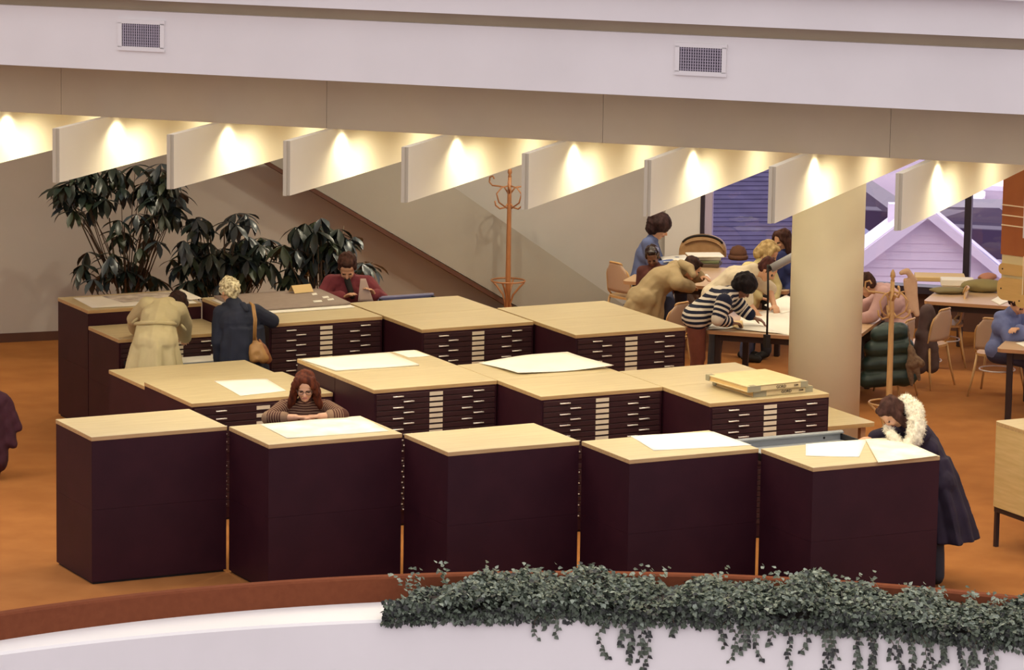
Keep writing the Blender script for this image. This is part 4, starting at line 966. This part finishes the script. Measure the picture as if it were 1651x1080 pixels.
def person(label, D0, J, face, hair, hairm, top, topm, legm, skin=M_skin, skirt=None, seated=False, facing=None, hands=(1, 1), sleeve=1., palms=None, vox=.010, stripe=None, collar=None, k=1., group=None, thick=1., curl=.45, hnoise=.004, toes=None):
    G = {n: at(u, v, D0+d) for n, (u, v, d) in J.items()}
    root = np.array([G['pel'][0], G['pel'][1], 0.])
    t = empty('person', root, 0, label, 'person', group)
    for n in G: G[n] = G[n]-root
    if facing is None: facing = npm(G['neck']-G['pel'])
    w = RT*facing[0]+FW*facing[1]; fh = npm([w[0], w[1], 0]); side = np.array([fh[1], -fh[0], 0])
    pel, ch, nk, hd = G['pel'], G['chest'], G['neck'], G['head']; sa, sb = G['sa'], G['sb']
    hw_ = npm(RT*face[0]+FW*face[1]+np.array([0, 0, face[2]])); upv = npm(hd-nk) if abs(npm(hd-nk)@hw_) < .8 else np.array([0, 0, 1.])
    M = frame(hw_, upv*.5+np.array([0, 0, .5]) if abs(hw_[2]) < .9 else upv)
    s = k
    prims = head_prims(hd, M, s)
    prims += [cap(nk-(hd-nk)*.1, .056, hd-M[:, 2]*.05*s, .050)]
    sh = lambda p: nk*.0+p
    mid = (sa+sb)/2
    torso = [cap(sa*.82+mid*.18, .058, sb*.82+mid*.18, .058), cap(ch+side*.065, .105, ch-side*.065, .105), cap(ch, .125, mid*.6+ch*.4, .10), cap(mid, .075, nk, .055), cap(pel+side*.07, .112, pel-side*.07, .112), cap(pel, .125, ch, .122)]
    arms = []; hs = []
    for q, (S, E_, Wr) in enumerate(((sa, G['ea'], G['wa']), (sb, G['eb'], G['wb']))):
        arms += [(S, .052, E_, .042), (E_, .042, Wr, .029)]
        if hands[q]:
            pn = np.array([0, 0, -1.]) if palms is None else palms[q]
            dd = npm(Wr-E_); dd = npm(dd*np.array([1, 1, .35]))
            hd_dir = G['h'+'ab'[q]]-Wr if ('h'+'ab'[q]) in G else dd
            sd = 1 if q == 0 else -1
            cx = np.cross(npm(hd_dir), pn)
            sd = 1 if cx@((sb if q == 0 else sa)-S) > 0 else -1
            hs += hand(Wr+npm(hd_dir)*.01, hd_dir, pn, sd, curl, 1.)
    legs = []
    for sg in (1, -1):
        hp = pel+side*.085*sg-np.array([0, 0, .04])
        if seated:
            kn = hp+fh*.42+side*.03*sg; kn[2] = max(.46, pel[2]-.06); an = np.array([kn[0]+fh[0]*.02, kn[1]+fh[1]*.02, .09])
        else:
            an = np.array([side[0]*.10*sg, side[1]*.10*sg, .09]);
            if toes is not None: an[:2] += toes
            kn = (hp+an)/2+fh*.03
        legs += [(hp, .088, kn, .060), (kn, .058, an, .040), (an-np.array([0, 0, .03]), .040, an+fh*.15-np.array([0, 0, .055]), .030)]
    body = prims+[p for p in torso]+[cap(*a) for a in arms]+hs+[cap(*a) for a in legs]
    solid('body', body, [skin, M_eye, M_lip], t, vox=vox*.8, smooth=1)
    # garments ---------------------------------------------------------
    g = []; al = {}
    e = .016*thick
    for p in torso: g.append(cap(p[1], p[2]+e, p[3], p[4]+e))
    g.append(cap(mid, .070+e*.6, nk*.75+mid*.25, .058+e*.5))
    off = 0
    for q in range(2):
        a1, a2 = arms[q*2], arms[q*2+1]
        g.append(cap(a1[0], a1[1]+e*1.2, a1[2], a1[3]+e*1.4)); al[len(g)-1] = 0.
        if sleeve > 0:
            End = a2[0]+(a2[2]-a2[0])*sleeve; g.append(cap(a2[0], a2[1]+e*1.4, End-npm(a2[2]-a2[0])*.02, .036+e*1.2)); al[len(g)-1] = float(np.linalg.norm(a1[2]-a1[0]))
    if skirt:
        rings = []
        for (u, v, d, rx, ry) in skirt:
            c = at(u, v, D0+d)-root; i_ = len(rings)/max(1, len(skirt)-1)
            rings.append((c, rx, ry, RT, FW, .03+.085*i_, 1.0+.3*i_))
        g.append(loft(rings))
    solid(top, g, [topm], t, vox=vox, smooth=2, noise=.0035*thick, nscale=17, along=al if stripe else None)
    if legm is not None:
        lg = [cap(a[0], a[1]+.016, a[2], a[3]+.02) for i, a in enumerate(legs) if i % 3 != 2]+[cap(pel+side*.07, .122, pel-side*.07, .122)]
        solid('trousers', lg, [legm], t, vox=.016, smooth=2, noise=.003)
    sh_ = [cap(a[0], a[1]+.008, a[2], a[3]+.010) for i, a in enumerate(legs) if i % 3 == 2]
    solid('shoes', sh_, [M_black], t, vox=.014, smooth=1)
    hp_ = hair_prims(hair, hd, M, s)
    solid('hair', hp_, [hairm], t, vox=.011, smooth=1, noise=hnoise, nscale=75)
    t['_'] = 0; del t['_']
    return t, G, M, root
def strand_mat(n, a, b_): return mat(n, a, .75, 'n', b_, 30, .35, spec=.15, stretch=(1, 1, .12))
H_red = strand_mat('auburn_hair', (.045, .010, .005, 1), (.125, .030, .012, 1)); H_dark = strand_mat('dark_hair', (.018, .009, .008, 1), (.05, .022, .018, 1)); H_brown = strand_mat('brown_hair', (.030, .012, .009, 1), (.075, .032, .024, 1))
H_blond = mat('blond_hair', (.26, .20, .09, 1), .6, 'n', (.86, .78, .52, 1), 42, .8); H_black = strand_mat('black_hair', (.008, .006, .007, 1), (.02, .015, .018, 1)); H_dblond = strand_mat('dark_blond_hair', (.28, .18, .07, 1), (.52, .38, .18, 1))
def cloth(n, a, b_=None, sc=9): return mat(n, a, .9, 'n', b_ or tuple(x*1.25 for x in a[:3])+(1,), sc, .25)
# the striped turtleneck reader
str1 = mat('brown_stripe_knit', (.075, .026, .017, 1), .9, 'stripe', (.26, .16, .095, 1), spec=.62, attr_period=.022)
t4, G4, M4, r4 = person('person with long auburn hair and glasses in brown striped turtleneck leaning on forearms', 33.72,
    dict(pel=(490, 735, .12), chest=(491, 676, .03), neck=(492, 650, -.02), head=(492, 623, -.08), sa=(459, 656, .02), sb=(525, 656, .02), ea=(434, 674, -.15), eb=(551, 670, -.15), wa=(477, 673, -.24), wb=(516, 671, -.24), ha=(505, 672, -.26), hb=(488, 672, -.26)),
    (0, -.93, -.38), 'long', H_red, 'turtleneck_sweater', str1, cloth('jeans', (.05, .06, .12, 1)), facing=(0, -1), sleeve=.62, vox=.008, stripe=True, k=1.03, curl=.35)
b = MB()
for sx in (-1, 1):
    b.tube([G4['head']+M4@np.array([sx*.034+.026*math.cos(a), .106, .006+.022*math.sin(a)]) for a in np.linspace(0, 2*math.pi, 18, endpoint=False)], .0022, 5, closed=True)
    b.tube([G4['head']+M4@np.array([sx*.06, .104, .010]), G4['head']+M4@np.array([sx*.084, .02, .010])], .002, 5)
b.tube([G4['head']+M4@np.array([-.009, .108, .008]), G4['head']+M4@np.array([.009, .108, .008])], .002, 5)
gz = b.build('glasses', M_legs, t4)
# turtle collar
solid('collar', [cap(G4['neck']-np.array([0, 0, .01]), .064, G4['neck']+(G4['head']-G4['neck'])*.25, .060)], [str1], t4, vox=.01, along={0: 0.})
# beige trench coat seen from behind
M_trench = cloth('beige_trench', (.50, .43, .24, 1), (.56, .48, .28, 1), 5)
t1, G1, M1_, r1 = person('person in long beige trench coat bending over the low cabinet, seen from behind', 37.62,
    dict(pel=(249, 552, 0), chest=(258, 512, .25), neck=(272, 490, .45), head=(284, 492, .56), sa=(236, 492, .38), sb=(290, 500, .34), ea=(217, 515, .55), eb=(297, 525, .50), wa=(218, 530, .78), wb=(298, 545, .66)),
    (.15, .62, -.75), 'bob', H_dark, 'trench_coat', M_trench, cloth('grey_trousers', (.1, .09, .08, 1)), facing=(0, 1), skirt=[(251, 520, .14, .175, .15), (250, 545, .04, .20, .17), (248, 592, 0, .255, .21), (247, 650, 0, .30, .25)], thick=1.5)
for (u, v, uu, vv, dd) in ((222, 513, 213, 521, .42), (292, 523, 300, 533, .38)):
    a_ = at(u, v, 37.62+dd-.1)-r1; b_ = at(uu, vv, 37.62+dd-.1)-r1; b = MB(); b.tube([a_, (a_+b_)/2, b_], [.010, .014, .012], 8); b.build('sleeve_strap', M_trench, t1)
a_ = [at(250+33*math.cos(x), 521-3*math.sin(x)+2, 37.62+.14-.155*math.sin(x))-r1 for x in np.linspace(0, math.pi, 9)]; b = MB(); b.tube(a_, .018, 8); b.build('belt', M_trench, t1)
# blonde in the navy coat
M_navy = cloth('navy_wool', (.014, .018, .036, 1), (.021, .026, .05, 1), 6)
t2, G2, M2_, r2_ = person('person with curly blond hair in navy coat, shoulder bag, seen from behind', 37.87,
    dict(pel=(393, 560, 0), chest=(385, 518, .02), neck=(377, 490, .06), head=(370, 470, .10), sa=(356, 505, .05), sb=(412, 503, .03), ea=(352, 550, .04), eb=(438, 516, .12), wa=(357, 590, .12), wb=(425, 512, .36)),
    (-.55, .75, -.35), 'curly', H_blond, 'navy_coat', M_navy, cloth('dark_trousers', (.03, .03, .04, 1)), facing=(0, 1), skirt=[(392, 525, .0, .19, .15), (392, 560, 0, .205, .17), (393, 600, 0, .22, .19), (394, 650, 0, .235, .2)], thick=1.6, hnoise=.006)
solid('collar', [cap(at(362, 493, 37.93)-r2_, .035, at(392, 492, 37.90)-r2_, .035), cap(at(392, 492, 37.88)-r2_, .035, at(398, 500, 37.80)-r2_, .02)], [M_navy], t2, vox=.01)
M_bag = mat('tan_bag_leather', (.33, .17, .05, 1), .5, 'n', (.42, .23, .08, 1), 8); M_bag2 = mat('brown_bag_leather', (.24, .09, .035, 1), .55)
bb_ = at(418, 565, 37.65); tb = empty('shoulder_bag', (bb_[0], bb_[1], 0), 0, 'tan leather shoulder bag on a long strap behind the navy coat', 'bag')
o0 = np.array([bb_[0], bb_[1], 0])
solid('pouch', [cap(at(407, 560, 37.66)-o0, .035, at(410, 577, 37.66)-o0, .055), cap(at(418, 556, 37.66)-o0, .03, at(424, 576, 37.66)-o0, .055), cap(at(411, 543, 37.68)-o0, .018, at(412, 565, 37.66)-o0, .05)], [M_bag], tb, vox=.012, noise=.004, nscale=30)
solid('side_pocket', [cap(at(425, 560, 37.70)-o0, .03, at(432, 580, 37.72)-o0, .045), cap(at(418, 548, 37.70)-o0, .015, at(428, 570, 37.70)-o0, .04)], [M_bag2], tb, vox=.012, noise=.004, nscale=34)
for dx in (0, 5):
    b = MB(); b.tube([at(403, 488, 37.80)-o0, at(407+dx*.4, 492, 37.70)-o0, at(410+dx*.6, 515, 37.66)-o0, at(409+dx*.6, 548, 37.66)-o0], [.011, .012, .010, .010], 6); b.build('strap', M_bag, tb)
# the maroon jacket
M_mar = cloth('maroon_jacket', (.155, .022, .032, 1), (.19, .032, .045, 1), 8)
t3, G3, M3_, r3 = person('person with dark hair in maroon jacket holding up a sheet behind the back cabinets', 40.35,
    dict(pel=(565, 530, .10), chest=(564, 474, .02), neck=(562, 450, -.03), head=(560, 431, -.12), sa=(534, 456, .0), sb=(592, 456, .0), ea=(519, 482, -.12), eb=(614, 482, -.12), wa=(552, 481, -.26), wb=(604, 476, -.26), ha=(566, 472, -.30), hb=(598, 468, -.30)),
    (0, -.78, -.62), 'short', H_brown, 'jacket', M_mar, cloth('dark_trousers', (.03, .03, .04, 1)), facing=(0, -1), sleeve=.95, vox=.009, thick=1.9, k=1.12)
solid('scarf', [cap(at(560, 452, 40.2)-r3, .035, at(568, 478, 40.17)-r3, .03)], [M_black], t3, vox=.01)
c3 = at(586, 470, 39.98); b = MB(); P = []
for j in range(9):
    for i in range(7):
        q = at(577+i*(4.2)*(.35+.65*j/8)+(1-j/8)*4, 449+j*4.6, 40.05-.06*j/8); P.append(q-c3)
b.add(P, [(j*7+i, j*7+i+1, j*7+i+8, j*7+i+7) for j in range(8) for i in range(6)], 0, True); o = b.build('held_sheet', mat('pinkish_paper', (.46, .34, .30, 1), .8), None, c3); tag(o, 'pinkish sheet of paper held up by the person in maroon jacket', 'paper')
sm_ = o.modifiers.new('thickness', 'SOLIDIFY'); sm_.thickness = .002
# fur collar and long purple coat
M_pur = cloth('purple_black_coat', (.011, .005, .017, 1), (.017, .009, .028, 1), 5)
t5, G5, M5_, r5 = person('person in long dark purple coat with white fur collar bending over the rightmost front cabinet', 33.07,
    dict(pel=(1515, 775, 0), chest=(1490, 722, 0), neck=(1464, 684, -.02), head=(1440, 665, -.06), sa=(1486, 700, -.16), sb=(1472, 690, .17), ea=(1470, 722, -.17), eb=(1434, 700, .20), wa=(1424, 716, -.02), wb=(1408, 706, .16)),
    (-.50, -.22, -.84), 'hang', H_brown, 'long_coat', M_pur, cloth('dark_trousers', (.03, .03, .04, 1)), facing=(-1, 0), skirt=[(1502, 735, 0, .15, .15), (1510, 770, 0, .18, .18), (1522, 820, 0, .20, .22), (1531, 868, 0, .225, .26)], thick=1.5, k=1.06, curl=.3)
fm = mat('white_fur', (.62, .56, .42, 1), .95, 'n', (.86, .80, .64, 1), 26, .9)
fp_ = [(1448, 654, .10, .05), (1462, 648, .0, .066), (1474, 660, -.10, .072), (1479, 682, -.18, .074), (1475, 705, -.24, .07), (1467, 716, -.27, .055)]
q5 = [at(u, v, 33.07+d)-r5 for u, v, d, r in fp_]
pr = [cap(q5[i], fp_[i][3], q5[i+1], fp_[i+1][3]) for i in range(len(q5)-1)]+[cap(at(1432, 690, 33.0)-r5, .035, at(1440, 705, 32.9)-r5, .045), cap(at(1440, 705, 32.9)-r5, .045, at(1453, 718, 32.86)-r5, .04)]
fur = solid('fur_collar', pr, [fm], t5, vox=.010, smooth=1, noise=.006, nscale=60)
b = MB(); V = np.array([v.co[:] for v in fur.data.vertices]); Nn = np.array([v.normal[:] for v in fur.data.vertices]); rs_ = np.random.RandomState(1)
for i in rs_.choice(len(V), min(len(V), 2600), replace=False):
    d = Nn[i]+rs_.normal(0, .45, 3)+np.array([0, 0, -.35]); d = npm(d)*rs_.uniform(.014, .028); s_ = np.cross(d, rs_.normal(0, 1, 3)); s_ = npm(s_)*.0022
    b.add([V[i]-s_, V[i]+s_, V[i]+d], [(0, 1, 2)])
h_ = b.build('fur_hairs', fm, t5); h_['kind'] = 'stuff'
# blue shirt and afro at the far table
t6, *_ = person('person with curly dark round hair in blue denim shirt sitting at the far table', 44.7,
    dict(pel=(1036, 446, 0), chest=(1044, 410, 0), neck=(1052, 386, 0), head=(1062, 368, .0), sa=(1044, 393, -.16), sb=(1052, 393, .17), ea=(1053, 430, -.20), eb=(1064, 425, .2), wa=(1088, 424, -.12), wb=(1098, 420, .12)),
    (.86, -.25, -.42), 'afro', strand_mat('afro_hair', (.02, .010, .010, 1), (.055, .028, .028, 1)), 'denim_shirt', cloth('denim_blue', (.085, .11, .24, 1), (.11, .14, .29, 1), 7), cloth('jeans', (.05, .06, .12, 1)), facing=(1, 0), seated=True, sleeve=.9, k=1.0, vox=.012)
t6b, *_ = person('person with glossy black hair in dark red top seated behind the tan coat', 43.95,
    dict(pel=(1058, 470, 0), chest=(1056, 447, 0), neck=(1055, 430, 0), head=(1052, 414, -.04), sa=(1036, 438, 0), sb=(1074, 438, 0), ea=(1034, 462, .0), eb=(1078, 462, -.0), wa=(1055, 468, -.15), wb=(1070, 468, -.15)),
    (-.1, -.9, -.45), 'short', mat('glossy_black_hair', (.02, .010, .010, 1), .18), 'dark_red_top', cloth('dark_red', (.075, .018, .014, 1)), cloth('jeans', (.05, .06, .12, 1)), skin=M_skind, facing=(0, -1), seated=True, vox=.012, k=.95)
M_tan = cloth('tan_coat', (.30, .22, .115, 1), (.35, .26, .14, 1), 6)
t13, G13, M13, r13 = person('person in tan coat leaning far over the far table, back towards the viewer', 43.3,
    dict(pel=(1036, 482, 0), chest=(1068, 450, .06), neck=(1096, 434, .16), head=(1115, 433, .24), sa=(1086, 446, .0), sb=(1088, 432, .30), ea=(1092, 458, -.16), eb=(1110, 448, .4), wa=(1112, 463, .05), wb=(1128, 446, .30)),
    (.75, .25, -.6), 'short', H_dark, 'tan_coat', M_tan, cloth('grey_trousers', (.1, .09, .08, 1)), facing=(1, .4), skirt=[(1052, 465, .02, .15, .15), (1040, 485, 0, .20, .18), (1032, 515, 0, .23, .2), (1030, 550, 0, .24, .2)], thick=2.0, vox=.012)
solid('hood', [cap(at(1098, 425, 43.45)-r13, .05, at(1112, 432, 43.30)-r13, .055), cap(at(1112, 432, 43.3)-r13, .05, at(1118, 444, 43.2)-r13, .035)], [M_tan], t13, vox=.012)
# readers round the map table
str2 = mat('navy_stripe_knit', (.010, .012, .035, 1), .9, 'stripe', (.66, .60, .52, 1), spec=.55, attr_period=.052)
t7, G7, M7, r7 = person('person with black hair in navy and white striped sweater bending over the map table', 41.05,
    dict(pel=(1122, 512, 0), chest=(1160, 484, .04), neck=(1183, 472, .05), head=(1198, 464, .04), sa=(1168, 486, -.15), sb=(1174, 474, .2), ea=(1158, 513, -.22), eb=(1196, 498, .25), wa=(1180, 521, -.10), wb=(1214, 512, .22)),
    (.62, -.3, -.72), 'afro', H_black, 'striped_sweater', str2, cloth('rust_trousers', (.13, .035, .022, 1), (.16, .045, .03, 1)), skin=M_skind, facing=(1, 0), stripe=True, vox=.011, thick=1.7, k=.92, sleeve=.8)
M_crm = cloth('cream_sweater', (.62, .53, .38, 1), (.68, .58, .43, 1), 12)
t8, *_ = person('person with reddish dark hair in cream sweater reaching over the maps', 42.2,
    dict(pel=(1152, 478, 0), chest=(1186, 450, 0), neck=(1216, 436, 0), head=(1237, 435, -.02), sa=(1200, 451, -.15), sb=(1204, 440, .19), ea=(1204, 486, -.2), eb=(1240, 465, .2), wa=(1222, 508, -.28), wb=(1248, 492, .0)),
    (.7, -.25, -.68), 'short', strand_mat('red_dark_hair', (.035, .010, .010, 1), (.09, .03, .026, 1)), 'cream_sweater', M_crm, cloth('dark_trousers', (.03, .03, .04, 1)), facing=(1, 0), sleeve=0, vox=.011, thick=1.6, k=1.0)
t9, *_ = person('person with straight dark-blond hair behind the cream sweater, head turned away', 43.4,
    dict(pel=(1205, 486, 0), chest=(1216, 448, 0), neck=(1227, 424, 0), head=(1238, 408, 0), sa=(1205, 432, -.1), sb=(1240, 432, .12), ea=(1200, 462, -.1), eb=(1252, 462, .1), wa=(1225, 480, -.1), wb=(1248, 485, -.1)),
    (.75, -.15, -.55), 'bob', H_dblond, 'pale_yellow_shirt', cloth('pale_yellow', (.52, .44, .22, 1)), cloth('jeans', (.05, .06, .12, 1)), facing=(1, -.2), vox=.013, k=1.05)
t10, *_ = person('person with long brown hair in dark blue sweater looking left beside the column', 43.9,
    dict(pel=(1268, 466, 0), chest=(1268, 430, 0), neck=(1266, 405, 0), head=(1262, 388, 0), sa=(1252, 412, -.1), sb=(1284, 412, .1), ea=(1250, 445, -.12), eb=(1290, 445, .1), wa=(1240, 462, -.25), wb=(1270, 470, -.2)),
    (-.75, -.55, -.22), 'long', H_brown, 'blue_sweater', cloth('deep_blue', (.025, .035, .13, 1)), cloth('dark_trousers', (.03, .03, .04, 1)), facing=(-.7, -.7), seated=True, vox=.012, k=.97)
t11, *_ = person('person with brown hair in pink shirt hunched over the table right of the column', 41.75,
    dict(pel=(1452, 528, 0), chest=(1440, 488, 0), neck=(1418, 466, 0), head=(1396, 460, -.02), sa=(1424, 474, -.15), sb=(1430, 468, .2), ea=(1408, 508, -.22), eb=(1404, 488, .25), wa=(1378, 518, -.12), wb=(1378, 500, .2)),
    (-.78, -.1, -.6), 'short', H_brown, 'pink_shirt', cloth('pink_shirt', (.50, .30, .29, 1), (.56, .35, .34, 1), 10), cloth('dark_trousers', (.03, .03, .04, 1)), facing=(-1, .2), seated=True, vox=.011, thick=1.3)
t12, *_ = person('person with dark hair in blue shirt seated with folded arms at the right edge', 40.9,
    dict(pel=(1614, 562, 0), chest=(1622, 526, -.02), neck=(1632, 503, -.04), head=(1642, 488, -.08), sa=(1613, 512, -.05), sb=(1650, 510, .12), ea=(1628, 548, -.22), eb=(1664, 540, .0), wa=(1655, 538, -.28), wb=(1642, 530, -.25)),
    (.45, -.6, -.66), 'short', H_dark, 'blue_shirt', cloth('shirt_blue', (.12, .15, .33, 1), (.15, .18, .38, 1), 8), cloth('dark_jeans', (.03, .03, .07, 1)), facing=(.75, -.6), seated=True, vox=.010, thick=1.1, k=1.05)

# ------------------------------------------------------------------ garments hung on chairs
def hung(name, label, cat, D, prim_px, m, noise=.006, nsc=20, vox=.014):
    pr_ = []; base = at(prim_px[0][0], prim_px[0][1], D); o0 = np.array([base[0], base[1], 0])
    t = empty(name, o0, 0, label, cat)
    for (u0, v0, d0, r0, u1, v1, d1, r1_) in prim_px: pr_.append(cap(at(u0, v0, D+d0)-o0, r0, at(u1, v1, D+d1)-o0, r1_))
    solid(name+'_cloth', pr_, [m], t, vox=vox, smooth=2, noise=noise, nscale=nsc); return t, o0
M_puf = mat('green_quilted_nylon', (.010, .028, .026, 1), .4, 'n', (.016, .042, .038, 1), 6)
pj = []
for k in range(4):
    v = 534+k*24; wv = (20, 30, 36, 40)[k]; pj.append((1437-wv, v+5, 0, .095, 1437+wv*.7, v, 0, .095))
pj += [(1428, 535, .05, .10, 1420, 605, .05, .12), (1446, 535, .05, .10, 1456, 605, .05, .12)]
tq, _o = hung('quilted_jacket', 'green quilted jacket hung over the chair right of the column', 'jacket', 41.05, pj, M_puf, .004, 16)
hung('brown_coat', 'brown coat hung over the chair beside the green jacket', 'coat', 41.9, [(1492, 500, 0, .06, 1482, 590, 0, .09), (1496, 500, .05, .07, 1503, 590, .05, .08), (1488, 540, 0, .09, 1500, 560, .05, .09)], cloth('grey_brown_coat', (.075, .045, .042, 1), (.10, .06, .058, 1)), .006)
hung('fringed_bag', 'woven fringed bag hanging in front of the green jacket', 'bag', 40.85, [(1468, 560, 0, .03, 1472, 585, 0, .07), (1476, 580, 0, .05, 1484, 586, 0, .045), (1466, 590, 0, .045, 1470, 620, 0, .02), (1476, 590, 0, .04, 1482, 612, 0, .015), (1464, 525, 0, .012, 1467, 560, 0, .014)], cloth('woven_brown', (.13, .075, .045, 1), (.20, .13, .08, 1), 30), .004, 50, .010)
hung('pale_scarf', 'pale peach scarf draped over the bentwood stand by the column', 'scarf', dep(8.786, 1.786)+.02, [(1453, 440, 0, .022, 1463, 436, 0, .022), (1463, 436, 0, .022, 1474, 452, .02, .03), (1460, 452, 0, .025, 1466, 500, 0, .03), (1474, 452, .02, .028, 1478, 506, .02, .028), (1468, 452, .02, .03, 1472, 498, .02, .03)], cloth('peach_wool', (.56, .36, .24, 1), (.62, .42, .28, 1)), .004)
hung('maroon_coat', 'dark maroon coat heaped at the left edge of the carpet', 'coat', 36.6, [(-14, 640, 0, .09, 6, 645, 0, .06), (4, 645, 0, .07, 20, 715, 0, .045), (12, 645, 0, .04, 30, 690, .03, .035), (-12, 655, 0, .12, -6, 740, 0, .12), (-20, 740, 0, .12, -18, 760, 0, .10), (-2, 690, 0, .06, 14, 712, 0, .05)], cloth('maroon_cloth', (.045, .010, .022, 1), (.06, .014, .03, 1)), .007)
